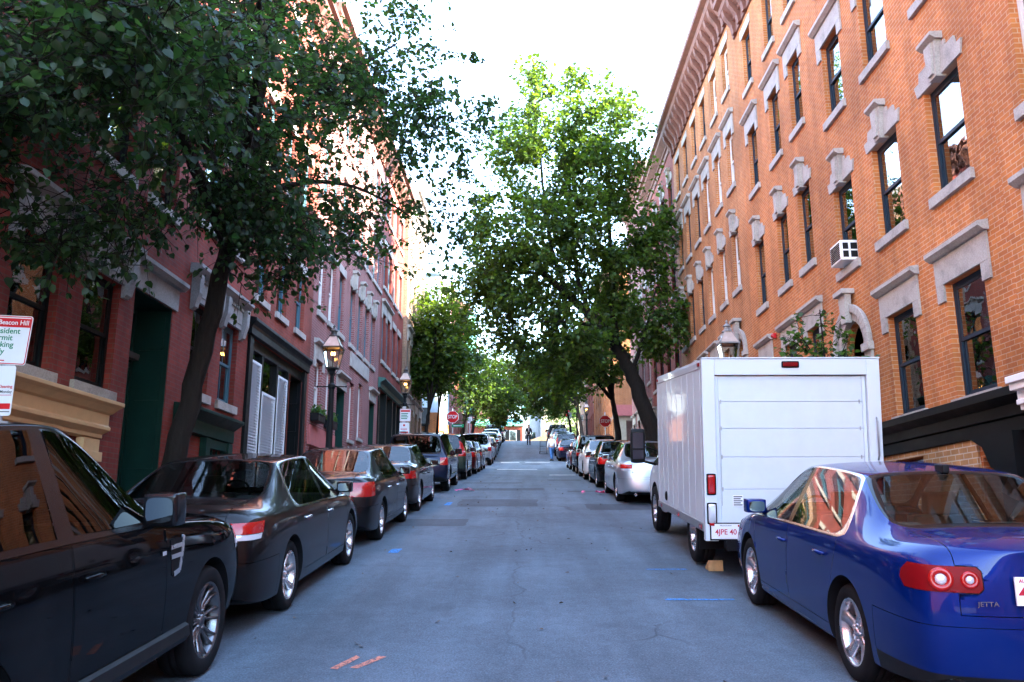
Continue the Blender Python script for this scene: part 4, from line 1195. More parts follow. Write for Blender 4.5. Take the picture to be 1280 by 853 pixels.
h.cornice(14.6, .8, .45, S_BROWN)
h.finish()

h = House('brick_house', 'bright red brick building with a black shop cornice over tall white louvred display windows', -1, FL - .004, 16.4, 21.4, 15.6, B_RED2)
for yc in (17.17, 18.64, 20.2):
    h.window(yc, .78, 6.4, 1.5, P_SASHB, 'flat', .14, 0, 'one'); h.window(yc, .78, 9.4, 1.6, P_SASHB, 'flat', .14, .3); h.window(yc, .78, 12.5, 1.4, P_SASHB, 'flat', .14, .3)
m = MB(); z = 5.48
m.prism([(h.out(-.02), z), (h.out(.10), z + .01), (h.out(.10), z + .14), (h.out(.12), z + .20), (h.out(.18), z + .28), (h.out(.18), z + .34), (h.out(.0), z + .38)], 'y', 16.42, 21.05)
h.bx(m, -.3, .06, 16.5, 16.72, 1.7, 5.47); h.bx(m, -.3, .06, 20.75, 21.0, 1.9, 5.47); h.bx(m, -.3, .03, 16.72, 20.75, 1.7, 2.35); h.bx(m, -.3, -.02, 16.72, 20.75, 5.25, 5.47)
for y in (17.62, 18.72, 19.62): h.bx(m, -.3, -.02, y - .06, y + .06, 2.35, 5.25)
h.part('shopfront', m, P_BLACK, bevel=.006)
h.opening(16.55, 20.95, 1.7, 5.47)
for k, (a, b) in enumerate(((16.73, 17.55), (17.69, 18.65), (18.79, 19.55))):
    zt = 5.0 if k != 1 else 4.45
    s_ = MB(); n = int((zt - 2.36)/.062)
    for i in range(n):
        z = 2.36 + i*.062
        s_.prism([(h.out(-.02), z), (h.out(-.085), z + .034), (h.out(-.085), z + .046), (h.out(-.02), z + .012)], 'y', a + .05, b - .05)
    h.bx(s_, -.09, -.015, a, a + .05, 2.36, zt + .05); h.bx(s_, -.09, -.015, b - .05, b, 2.36, zt + .05); h.bx(s_, -.09, -.015, a + .05, b - .05, zt, zt + .05); h.bx(s_, -.097, -.092, a, b, 2.36, zt + .04)
    h.part('louvred_shutter', s_, P_SHUT)
    g = MB(); h.bx(g, -.112, -.104, a, b, 2.36, 5.25); h.part('shop_window', g, M_WINGLASS)
h.door(19.68, 20.74, 2.35, 5.24, P_BLACK, .5, .8)
m = MB(); m.lathe([(0, .15), (.1, .11), (.145, 0), (.1, -.11), (0, -.15)], 16, Matrix.Translation((h.out(-.5), 18.1, 4.55))); h.part('globe_light', m, M_WHITE, smooth=True)
h.cornice(14.8, .8, .45, S_BROWN)
h.finish()

h = House('brick_house', 'rose brick building with tall blue sash windows, green doors and window boxes', -1, FL - .006, 21.4, 31.5, 16.4, B_PINK)
for i, yc in enumerate((22.3, 23.5, 24.75, 26.4, 27.7, 28.9, 30.1, 31.0)):
    if yc < 30.9: h.window(yc, .74, 7.38, 1.85, P_SASHW if i in (0, 1) else P_SASHB, 'flat' if i < 3 else 'key', .14, .4)
    h.window(yc if yc < 31 else 31.0, .74, 10.6, 1.75, P_SASHB, 'flat', .14, .3); h.window(yc if yc < 31 else 31.0, .74, 13.5, 1.5, P_SASHB, 'flat', .14, .3)
h.window(22.35, .78, 4.62, 1.45, P_SASHW, 'hood', .12, .5); h.window(23.62, .60, 4.62, 1.45, P_SASHW, 'flat', .12, .5)
h.door(24.65, 25.75, 2.95, 5.75, P_GREEN, .3, .6, S_LIME)
h.window(26.75, .72, 4.35, 1.85, P_SASHW, '', .1, .5); h.window(28.2, .72, 4.55, 1.85, P_SASHW, '', .1, .5)
h.door(29.9, 30.9, 3.5, 6.1, P_GREEN, .3, .6, S_LIME)
m = MB(); h.bx(m, .0, .05, 21.5, 24.5, 3.75, 4.25); h.part('painted_band', m, P_PINKBASE)
for a, b in ((21.75, 22.65), (23.1, 24.2)): h.opening(a, b, 2.6, 3.7); h.part('basement_window', (lambda g: (h.bx(g, -.15, -.14, a, b, 2.6, 3.7), g)[1])(MB()), M_WINGLASS)
m = MB(); h.bx(m, .0, .05, 26.3, 29.4, 6.68, 7.15); h.part('stone_band', m, S_LIME)
h.cornice(15.6, .8, .5, S_BROWN)
h.finish()

h = House('brick_house', 'dark brick building with a green framed shopfront past the rose brick building', -1, FL - .008, 31.5, 37.5, 16.6, B_RED)
for yc in (32.4, 33.5, 35.0, 36.4):
    h.window(yc, .78, 8.0, 1.9, P_SASHB, 'hood' if yc < 34 else 'flat', .14, .3); h.window(yc, .78, 11.0, 1.7, P_SASHB, 'flat', .14, .3); h.window(yc, .78, 13.9, 1.4, P_SASHB, 'flat', .14, .3)
m = MB(); z = 6.85
m.prism([(h.out(-.02), z), (h.out(.08), z + .02), (h.out(.10), z + .2), (h.out(.28), z + .30), (h.out(.28), z + .36), (h.out(.0), z + .40)], 'y', 31.55, 37.45, 0)
h.part('shop_cornice', m, plain('sea_green_paint', (0.03, 0.10, 0.085), .5))
m = MB()
for y in (31.7, 33.3, 34.9, 35.9, 37.2): h.bx(m, -.3, .05, y - .1, y + .1, 3.3, 6.84)
h.bx(m, -.3, .03, 31.8, 37.1, 3.3, 4.3)
h.part('shopfront', m, P_BLACK); h.opening(31.6, 37.3, 3.3, 6.84)
g = MB(); h.bx(g, -.20, -.192, 31.8, 37.1, 4.3, 6.84); h.part('shop_window', g, M_WINGLASS)
h.cornice(15.8, .8, .5, S_BROWN)
h.finish()

h = House('brick_house', 'tan brick building standing at the left corner of the side street', -1, FL + .15, 37.5, 44.0, 17.4, B_TAN)
for yc in (38.5, 40.0, 41.5, 43.0):
    for z in (5.4, 8.6, 11.6, 14.5): h.window(yc, .8, z, 1.7, P_SASHB, 'hood', .14, .3)
h.cornice(16.6, .8, .5, S_LIME)
h.finish()

h = House('corner_building', 'pale blue sided corner building over an orange brick ground floor with a dark awning', -1, -5.25, 50.0, 57.5, 18.2, P_SIDING, zbot=gz(50) - 1)
for yc in (51.2, 53, 54.8, 56.5):
    for z in (9.2, 12.2, 15.2): h.window(yc, .85, z, 1.6, P_SASHW, 'flat', .1, .4)
m = MB(); m.box(-14.2, -5.2, 49.93, 49.995, gz(50) - .6, 8.3); m.box(-5.245, -5.19, 49.93, 57.49, gz(50) - .6, 8.3); h.part('brick_base', m, B_ORANGE)
m = MB(); h.part('south_cornice', (m.box(-14.2, -5.15, 49.55, 49.99, 16.9, 17.5), m.box(-14.2, -5.1, 49.45, 49.99, 17.5, 18.1), m.box(-13.9, -5.6, 49.9, 49.98, 15.6, 16.6), m)[3], P_SIDING)
m = MB()
for x in np.arange(-13.8, -5.4, .3): m.box(x, x + .03, 49.94, 49.985, 8.35, 15.5)
h.part('siding_battens', m, P_SIDING)
m = MB(); m.prism([(49.92, 8.6), (49.92, 7.6), (48.8, 7.35), (48.8, 7.5)], 'x', -13, -5.7); h.part('awning', m, P_BLACK)
m = MB()
for x in (-12.5, -9.5, -7.2): m.box(x, x + 1.3, 49.90, 49.925, 5.8, 7.2)
h.part('shop_window', m, M_WINGLASS)
m = MB(); m.box(-8.2, -7.5, 49.5, 49.92, 14.2, 14.75); h.part('air_conditioner', m, M_WHITE)
h.finish()

def far_house(name, label, side, X, y0, y1, hgt, mat, sash=P_SASHB, lint='flat', sp=1.7, base=3.3, corn=S_BROWN):
    z0 = gz(y0); h = House(name, label, side, X, y0, y1, z0 + hgt, mat)
    n = max(2, int((y1 - y0)/sp))
    for i in range(n):
        yc = y0 + (i + .5)*(y1 - y0)/n; k = 0; z = z0 + 1.3
        while z < z0 + hgt - 2.4:
            h.window(yc, .85, z, 1.65, sash, lint, .13, .4); z += 3.0
    h.cornice(z0 + hgt - .8, .8, .5, corn, br=False)
    h.finish(); return h
far_house('brick_house', 'rose brick row house just beyond the blue corner building', -1, FL, 57.5, 66, 12.5, B_PINK)
far_house('brick_house', 'red brick row house next to the green copper bay', -1, FL - .003, 66, 75, 12.5, B_RED2)
h = far_house('brick_house', 'brick house with a green copper bay window high on its front', -1, FL, 75, 82, 13, B_TAN)
m = MB()
for k in range(3):
    z = gz(76) + 2.9 + 3.1*k
    m.prism([(FL, 76.2), (FL + .9, 76.8), (FL + .9, 79.4), (FL, 80)], 'z', z, z + .95); m.prism([(FL, 76.3), (FL + .82, 76.85), (FL + .82, 79.35), (FL, 79.9)], 'z', z + 2.5, z + 3.1)
    for (x, y) in ((FL + .78, 76.95), (FL + .78, 79.3), (FL + .78, 78.1)): m.box(x - .06, x + .06, y - .1, y + .1, z + .95, z + 2.5)
    m.box(FL + .01, FL + .7, 77, 79.2, z + .95, z + 2.5, 1)
h.part('bay_window', m, [P_COPPER, P_SASHB])
far_house('brick_house', 'last red brick house on the left before the top of the hill', -1, FL - .003, 82, 90.2, 11, B_RED)

# ---- right side -----------------------------------------------------------------------------------------------
h = House('brick_house', 'orange brick house at the right edge with a white pilaster and stone window jambs', 1, FR - .12, -4, 9.62, 15.0, B_ORANGE)
for yc in (-2.8, -.5, 2, 4.4, 6.6, 8.55):
    for z in (3.5, 6.45, 9.5, 12.3): h.window(yc, .94, z, 1.65, P_SASHW if yc > 8 else P_NAVY, 'hood' if z in (3.5, 9.5) else 'flat', .15, .5)
m = MB(); h.bx(m, .0, .10, 9.30, 9.60, .6, 2.98); h.part('pier', m, B_DKRED)
m = MB()
for (d, a, b) in ((.14, 2.98, 3.04), (.18, 3.04, 3.10), (.16, 3.10, 3.20), (.24, 3.20, 3.28), (.28, 3.28, 3.36)): h.bx(m, .0, d, 9.26 - d*.3, 9.60, a, b)
h.part('pilaster_cap', m, M_WHITE, bevel=.008)
h.cornice(14.2, .8, .45, S_BROWN)
h.finish()

h = House('brick_house', 'orange brick apartment house with keystone window heads behind the box truck', 1, FR, 9.62, 15.85, 15.35, B_ORANGE)
for yc, w in ((10.95, .98), (12.88, .96), (14.72, .88)):
    if yc < 14: h.window(yc, w, 3.38, 1.62, P_NAVY, 'hood', .16, .55)
    h.window(yc, w, 6.30, 1.62, P_NAVY, 'key', .15, .55 if yc > 12 else 0); h.window(yc, w, 9.36, 1.58, P_NAVY, 'hood', .15, .3); h.window(yc, w, 12.25, 1.5, P_NAVY, 'flat', .15, .4)
h.arch(14.25, 15.35, 4.75, .24, 1.9)
m = MB(); h.bx(m, -.5, -.45, 14.25, 15.35, 1.9, 4.75); h.part('door', m, P_GREEN)
m = MB(); h.bx(m, -.40, -.39, 14.25, 15.35, 4.75, 5.4); h.part('fanlight', m, M_CURTAIN)
m = MB(); z = 2.96
m.prism([(h.out(0), z), (h.out(.10), z + .02), (h.out(.10), z + .16), (h.out(.24), z + .24), (h.out(.24), z + .34), (h.out(0), z + .36)], 'y', 9.65, 14.1)
h.bx(m, .0, .07, 9.65, 14.1, 2.80, 2.958)
m.prism([(10.0, 2.8), (11.0, 2.8), (10.7, 2.66), (10.55, 2.4), (10.3, 2.3), (10.0, 2.25)], 'x', h.out(.0), h.out(.16))
h.part('iron_beam', m, P_BLACK)
m = MB(); h.bx(m, .0, .035, 11.05, 12.55, .9, 2.79); h.bx(m, .0, .035, 13.5, 14.1, .9, 2.79); h.bx(m, .0, .035, 12.55, 13.5, .9, 2.34); h.bx(m, .0, .036, 12.55, 13.5, 2.70, 2.79); h.part('base_course', m, B_YELLOW)
h.opening(12.55, 13.5, 2.34, 2.70); h.part('basement_window', (lambda g: (h.bx(g, -.15, -.14, 12.55, 13.5, 2.34, 2.70), g)[1])(MB()), M_WINGLASS)
h.opening(10.05, 11.0, 1.2, 2.55)
h.cornice(14.3, 1.0, .5, S_BROWN)
h.finish()

h = House('brick_house', 'orange brick apartment house stepping up behind the street lamp and the truck', 1, FR + .002, 15.85, 21.3, 16.1, B_ORANGE)
for yc in (16.8, 18.34, 20.22):
    h.window(yc, .76, 4.15, 1.5, P_NAVY, 'hood', .15, .5); h.window(yc, .76, 7.0, 1.7, P_NAVY, 'key', .15, .4); h.window(yc, .74, 10.1, 1.66, P_NAVY, 'hood', .15, .4); h.window(yc, .72, 12.98, 1.58, P_NAVY, 'flat', .15, .4)
h.cornice(15.0, 1.1, .55, S_BROWN, .5)
h.finish()

h = House('brick_house', 'long weathered orange brick building with a heavy bracketed brown cornice', 1, FR + .004, 21.3, 31.2, 17.2, B_ORANGE2)
for yc in (22.5, 24.05, 25.7, 27.2, 28.8, 30.3):
    if yc > 24: h.window(yc, .70, 5.2, 1.5, P_SASHW, 'hood', .15, .4)
    h.window(yc, .70, 8.1, 1.65, P_SASHW if yc < 26 else P_NAVY, 'key', .15, .4); h.window(yc, .70, 11.1, 1.65, P_SASHW if yc < 27 else P_NAVY, 'hood', .15, .4); h.window(yc, .70, 14.05, 1.45, P_SASHW if yc < 25 else P_NAVY, 'flat', .15, .4)
h.arch(22.1, 23.0, 6.25, .22, 3.0)
m = MB(); h.bx(m, -.4, -.35, 22.1, 23.0, 3.0, 6.9); h.part('door', m, P_GREEN)
h.cornice(15.95, 1.3, .6, S_BROWN, .52)
h.finish()

h = far_house('brick_house', 'red brick building with its fire escape side just past the heavy brown cornice', 1, FR + .01, 31.2, 38.5, 14.0, B_RED2, P_NAVY, 'key')
h = far_house('brick_house', 'tall cream topped brick building standing above its neighbours on the right', 1, FR, 38.5, 46.2, 15.2, B_PINK, P_SASHW, 'hood')
m = MB(); m.box(FR + .02, FR + 8, 38.42, 38.495, 17.4, 19.2); h.part('party_wall', m, P_CREAM)
h = far_house('corner_building', 'brick building on the far right corner over a cream shopfront', 1, FR - .1, 54.2, 63, 13, B_ORANGE2, P_SASHW, 'flat')
m = MB(); m.box(FR - .15, FR + 8, 54.12, 54.195, gz(54) - .5, 8.6); h.part('cream_shopfront', m, P_CREAM)
m = MB(); m.box(FR - .2, FR + 8, 53.9, 54.115, 8.6, 9.3); h.part('fascia', m, P_PINKBASE)
m = MB(); m.box(FR + .6, FR + 1.8, 54.08, 54.118, 6.4, 8.3); m.box(FR + 2.6, FR + 4.2, 54.08, 54.118, 6.4, 8.3); h.part('shop_window', m, M_WINGLASS)
far_house('brick_house', 'orange brick row house halfway up the far right row', 1, FR, 63, 72, 12, B_ORANGE, P_SASHW)
far_house('brick_house', 'red brick row house near the top of the far right row', 1, FR + .003, 72, 81, 12, B_RED2, P_SASHW)
far_house('brick_house', 'last tan brick house on the right at the top of the hill', 1, FR, 81, 90.2, 12, B_TAN, P_SASHW)

far_house('brick_house', 'unseen red brick row added behind the viewpoint on the left to screen low sky', -1, FL, -58, -4, 11, B_RED, sp=3.2)  # added out of view against sky glare, kept low to let skylight in
far_house('brick_house', 'unseen orange brick row added behind the viewpoint on the right to screen low sky', 1, FR, -58, -4, 11, B_ORANGE, sp=3.2)  # matching added row out of view, its height set for the skylight
h = thing('apartment_block', 'unseen brick block added behind the viewpoint to keep bright horizon sky out of reflections', 'building', (0, -80, -6)); o = h.location  # added block out of view: stops rear-facing surfaces mirroring the white horizon
m = MB(); m.box(-45, 45, -92, -78, -7, 5); m.build('wall', B_PINK, h, o)
for i in range(20):
    for k in range(2): m = MB(); m.box(-40 + i*4, -38.9 + i*4, -77.99, -77.9, -3.5 + k*4, -1.6 + k*4); m.build('window', M_WINGLASS, h, o)
m = MB(); m.box(-45.3, 45.3, -92.3, -77.7, 5, 5.6); m.build('roof', S_BROWN, h, o)
h = thing('apartment_block', 'unseen tall brick block added beyond the right side street to block the sun', 'building', (34, 46, 5)); o = h.location  # added sun blocker out of view: shades the road at the side street
m = MB(); m.box(28, 40, 26, 66, 0, 23.5); m.build('wall', B_RED2, h, o)
for i in range(12):
    for k in range(5): m = MB(); m.box(27.9, 27.99, 28 + i*3, 29 + i*3, 6 + k*3.2, 7.8 + k*3.2); m.build('window', M_WINGLASS, h, o)
m = MB(); m.box(27.7, 40.3, 25.7, 66.3, 23.5, 24.2); m.build('roof', S_BROWN, h, o)
# ---- the head of the street -----------------------------------------------------------------------------------
zc = gz(98)
sheet('grass_bank', -14, 14, 97.2, 101, .02, M_GRASS, nx=3, zf=lambda y: gz(97) + (y - 97.2)*.10)
t = thing('low_brick_house', 'low brick house with a green roof edge at the top of the street', 'building', (-2.6, 104, zc))
o = t.location
m = MB(); m.box(-6.5, -.35, 103, 110, zc - 1, 13.6); m.build('wall', B_RED2, t, o)
m = MB(); m.box(-6.7, -.2, 102.7, 110.2, 13.6, 14.0); m.prism([(102.9, 14.0), (110, 14.0), (106.5, 14.9)], 'x', -6.6, -.3); m.build('roof', P_COPPER, t, o)
m = MB(); m.box(-1.95, -1.05, 102.93, 102.99, 11.7, 13.1); wf = m.build('window', M_WHITE, t, o)
m = MB(); m.box(-1.87, -1.13, 102.90, 102.93, 11.78, 13.02); m.build('pane', M_WINGLASS, wf, o)
for x in (-2.42, -1.01): m = MB(); m.box(x, x + .42, 102.90, 102.99, 11.65, 13.15); m.build('shutter', P_BLACK, t, o)
t = thing('stucco_house', 'pale grey stucco house with one window facing down the street', 'building', (1.2, 105, zc)); o = t.location
m = MB(); m.box(-.34, 1.9, 103.2, 112, zc - 1, 15.6); m.box(1.9, 2.2, 102.9, 112, zc - 1, 15.8); m.build('wall', P_GREYW, t, o)
m = MB(); m.box(-.4, 2.3, 102.8, 112.1, 15.8, 16.0); m.build('roof', P_COPPER, t, o)
m = MB(); m.box(.5, 1.25, 103.12, 103.19, 11.6, 12.9); m.build('window', M_WINGLASS, t, o)
t = thing('cream_house', 'cream house partly hidden by the trees at the top of the street', 'building', (7, 106, zc)); o = t.location
m = MB(); m.box(2.3, 14, 104, 113, zc - 1, 17.2); m.build('wall', P_CREAM, t, o)
m = MB(); m.box(2.2, 14.2, 103.8, 113.2, 17.2, 17.5); m.build('roof', S_BROWN, t, o)
for x in (3.2, 5.5, 8): 
    for z in (12.2, 14.8): m = MB(); m.box(x, x + .9, 103.92, 103.99, z, z + 1.5); m.build('window', M_WINGLASS, t, o)
t = thing('apartment_block', 'brick apartment block behind the low house at the top left', 'building', (-14, 118, zc)); o = t.location
m = MB(); m.box(-26, -2.5, 116, 126, zc - 1, 19); m.build('wall', B_PINK, t, o)
for i in range(9):
    for k in range(3): m = MB(); m.box(-25 + i*2.5, -24 + i*2.5, 115.92, 115.99, 11.5 + k*2.6, 13 + k*2.6); m.build('window', M_WINGLASS, t, o)
m = MB(); m.box(-26.2, -2.3, 115.8, 126.2, 19, 19.4); m.build('roof', M_ROOF, t, o)
m = MB(); m.prism([(-3.2, zc - .5), (3.6, zc - .5), (3.6, 13.0), (2.0, 13.0), (2.0, 12.2), (.2, 11.6), (-.2, 11.6), (-3.2, 11.75)], 'y', 101.3, 101.6)
o = m.build('garden_wall', B_TAN); tag(o, 'stepped tan brick garden wall on the grass bank', 'wall')
# ------------------------------------------------------------------ trees
LEAF_A = leafmat('linden_leaf', (0.009, 0.030, 0.014), (0.045, 0.12, 0.018), .52)
LEAF_B = leafmat('maple_leaf', (0.026, 0.064, 0.008), (0.11, 0.19, 0.012), .55)
LEAF_C = leafmat('young_leaf', (0.025, 0.065, 0.014), (0.10, 0.20, 0.02), .5)
BARK = barkmat('dark_bark', (0.016, 0.012, 0.010)); BARKG = barkmat('grey_bark', (0.12, 0.105, 0.09))

def leaf_mesh(name, C, N, T, size, shape):
    """one folded leaf per centre C; T = direction of the tip, N = upper side"""
    n = len(C); T = T / np.linalg.norm(T, axis=1)[:, None]
    N = N - (N*T).sum(1)[:, None]*T; N /= np.maximum(np.linalg.norm(N, axis=1)[:, None], 1e-6)
    S = np.cross(T, N); s = size[:, None]
    if shape == 'heart': prof = [(-.5, 0, 0), (-.28, .40, .10), (.14, .36, .08), (.58, 0, -.06)]
    else: prof = [(-.5, 0, 0), (-.12, .50, .12), (.22, .30, .05), (.60, 0, -.10)]
    pts = []
    for (a, b, c) in (prof[0], prof[1], prof[2], prof[3], (prof[2][0], -prof[2][1], prof[2][2]), (prof[1][0], -prof[1][1], prof[1][2])):
        pts.append(C + s*(a*T + b*S + c*N))
    V = np.stack(pts, 1).reshape(-1, 3)
    base = (np.arange(n)*6)[:, None]
    F = np.concatenate([base + np.array([[0, 1, 2, 3]]), base + np.array([[0, 3, 4, 5]])], 1).reshape(-1)
    me = bpy.data.meshes.new(name)
    me.vertices.add(len(V)); me.vertices.foreach_set('co', V.astype(np.float32).ravel())
    me.loops.add(len(F)); me.loops.foreach_set('vertex_index', F.astype(np.int32))
    me.polygons.add(2*n); me.polygons.foreach_set('loop_start', np.arange(0, 8*n, 4, dtype=np.int32)); me.polygons.foreach_set('loop_total', np.full(2*n, 4, dtype=np.int32))
    me.update(); me.validate()
    return me

def curve_pts(pts, n=5):
    """smooth a polyline"""
    P_ = [Vector(p) for p in pts]; out = []
    for i in range(len(P_) - 1):
        p0, p1, p2, p3 = P_[max(0, i-1)], P_[i], P_[i+1], P_[min(len(P_)-1, i+2)]
        for k in range(n):
            t = k/n
            out.append(.5*((2*p1) + (p2-p0)*t + (2*p0-5*p1+4*p2-p3)*t*t + (3*p1-p0-3*p2+p3)*t**3))
    out.append(P_[-1]); return out

def tree(name, label, base, limbs, blobs, leafmat_, bark, n_clusters, per, lsize, spread=.38, shape='maple', droop=.3, group=None, gap=.0, hang=0.0):
    """limbs: [(points, r0, r1)], blobs: [(centre, radii, weight)]"""
    root = thing(name, label, 'tree', base, group=group); o = base
    mb = MB(); nodes = []
    for pts, r0, r1 in limbs:
        c = curve_pts(pts, 6); m = len(c)
        rad = [r0 + (r1 - r0)*(i/(m-1))**.8 for i in range(m)]
        for i in range(1, m - 1): c[i] = c[i] + Vector((random.uniform(-1, 1), random.uniform(-1, 1), 0))*rad[i]*.22
        if r0 > .12: rad[0] *= 1.35; rad[1] *= 1.12
        mb.tube(c, rad, 12 if r0 > .1 else 7)
        nodes += [(p, r) for p, r in zip(c, rad)]
    w = np.array([b[2] for b in blobs], float); w /= w.sum()
    cl = []
    while len(cl) < n_clusters:
        b = blobs[rng.choice(len(blobs), p=w)]
        d = rng.normal(size=3); d /= np.linalg.norm(d); rr = rng.random()**(1/2.2)
        p = np.array(b[0]) + d*rr*np.array(b[1])
        q = Vector(p)*0.8
        from mathutils import noise as _n
        if _n.noise(q) + .35*_n.noise(q*2.7) < gap: continue
        cl.append(p)
    cl = np.array(cl)
    # boughs: grow from limbs to clusters, each joining the nearest node that already exists
    NP = np.array([list(p) for p, r in nodes]); NR = np.array([r for p, r in nodes])
    order = np.argsort([np.min(((NP - c)**2).sum(1)) for c in cl])
    P_list = list(NP); R_list = list(NR)
    tw = MB(); arrP = NP.copy(); arrR = NR.copy(); buf = []
    for k, ci in enumerate(order):
        c = cl[ci]
        d2 = ((arrP - c)**2).sum(1); j = int(np.argmin(d2 + (arrP[:, 2] > c[2] + .3)*2.0)); a = arrP[j]; L = math.sqrt(d2[j])
        r0 = min(arrR[j]*.6, .012 + .016*L); r1 = .005
        mid = (a + c)/2 + rng.normal(size=3)*L*.10 + np.array([0, 0, .06*L])
        tw.tube([a, mid, c], [r0, (r0+r1)/2, r1], 4, cap=False)
        arrP = np.vstack([arrP, mid, c]); arrR = np.append(arrR, [(r0+r1)/2, max(r1, .008)])
    # leaves sit along three short twigs in every bough end
    k3 = 3; per = max(per//k3, 2); bc = np.array([np.average([bl[0] for bl in blobs], axis=0, weights=w)])
    od = cl - bc; od /= np.linalg.norm(od, axis=1)[:, None] + 1e-6
    D = np.repeat(od, k3, 0)*.55 + rng.normal(size=(n_clusters*k3, 3))*[.75, .75, .38]; D /= np.linalg.norm(D, axis=1)[:, None]
    T0 = np.repeat(cl, k3, 0) + rng.normal(size=D.shape)*spread*.22; Ls = spread*(1.1 + .9*rng.random(len(D)))
    T0 -= D*Ls[:, None]*.3
    for a, d, L in zip(T0, D, Ls): tw.tube([a, a + d*L*.55 + [0, 0, .02], a + d*L - [0, 0, .06*L]], [.006, .004, .002], 3, cap=False)
    mb.v = mb.v[:]; base_cl = cl
    n = len(D)*per
    t = rng.random(n)*1.05; Dn = np.repeat(D, per, 0); Ln = np.repeat(Ls, per)
    side = np.cross(Dn, rng.normal(size=(n, 3))*[.5, .5, 1]); side /= np.linalg.norm(side, axis=1)[:, None] + 1e-6
    C = np.repeat(T0, per, 0) + Dn*(t*Ln)[:, None] + side*(lsize*(.35 + .5*rng.random(n)))[:, None]
    if hang: C[:, 2] -= np.abs(rng.normal(size=n))*hang
    outw = Dn*.7 + side*.9; outw[:, 2] -= droop*(.4 + .8*rng.random(n)); outw += rng.normal(size=(n, 3))*.18
    Nn = np.tile([0, 0, 1.0], (n, 1)) + rng.normal(size=(n, 3))*.55
    sz = lsize*(.5 + .85*rng.random(n))
    mb.add(tw.v, tw.f); mb.build('trunk', bark, root, o, smooth=True)
    me = leaf_mesh('crown', C - np.array(o), Nn, outw, sz, shape)
    link_mesh('crown', me, leafmat_, root, smooth=False)
    return root

# the big linden leaning over the left pavement
b = (-4.72, 10.9, gz(10.9) + .1)
tree('linden_tree', 'large dark leaning street tree on the left pavement overhanging the parked black cars', b,
     [([(b[0], 10.9, b[2] - .2), (-4.62, 10.9, 2.2), (-4.38, 10.9, 3.5), (-4.12, 10.9, 5.0), (-3.95, 10.9, 6.6), (-3.7, 11, 8.6), (-3.5, 11.1, 10.8)], .17, .08),
      ([(-4.10, 10.9, 5.1), (-3.85, 11.1, 6.1), (-3.35, 11.4, 6.55), (-2.75, 12.0, 6.8), (-2.2, 12.6, 6.75), (-1.8, 13.0, 6.6)], .07, .008),
      ([(-4.05, 10.9, 5.4), (-4.2, 9.6, 6.3), (-4.3, 8.2, 6.9), (-4.2, 6.8, 7.0), (-4.0, 5.4, 6.6)], .10, .025),
      ([(-3.9, 10.9, 6.8), (-3.0, 11.6, 8.2), (-2.4, 12.1, 9.0), (-2.1, 12.5, 9.5)], .08, .012),
      ([(-4.0, 10.9, 6.0), (-3.4, 9.6, 6.8), (-2.9, 8.2, 7.0), (-2.5, 7.0, 6.6)], .08, .02),
      ([(-4.0, 10.9, 6.0), (-4.5, 10.2, 7.2), (-4.8, 9.4, 8.2)], .07, .02)],
     [((-4.3, 7.6, 6.85), (1.9, 3.0, 2.1), 3.0), ((-3.9, 10.6, 7.6), (1.9, 2.6, 2.5), 2.6), ((-3.0, 12.0, 8.2), (1.6, 2.4, 2.4), 1.35), ((-1.75, 13.0, 8.7), (1.25, 1.9, 2.7), .95), ((-3.3, 5.6, 5.6), (1.3, 1.5, 1.1), .9), ((-3.6, 10.6, 5.55), (1.1, 1.5, .75), .75), ((-4.5, 7.2, 4.8), (.7, 1.6, .7), .5), ((-4.2, 10.3, 5.7), (.9, 1.0, .7), .5), ((-4.6, 6.0, 6.0), (1.8, 2.2, 1.3), 1.6), ((-5.0, 8.5, 5.9), (1.0, 2.0, 1.2), .7), ((-2.2, 13.0, 6.5), (1.5, 1.6, .7), .35)],
     LEAF_A, BARK, 1560, 27, .076, .40, 'heart', .8, gap=.03, hang=.05)

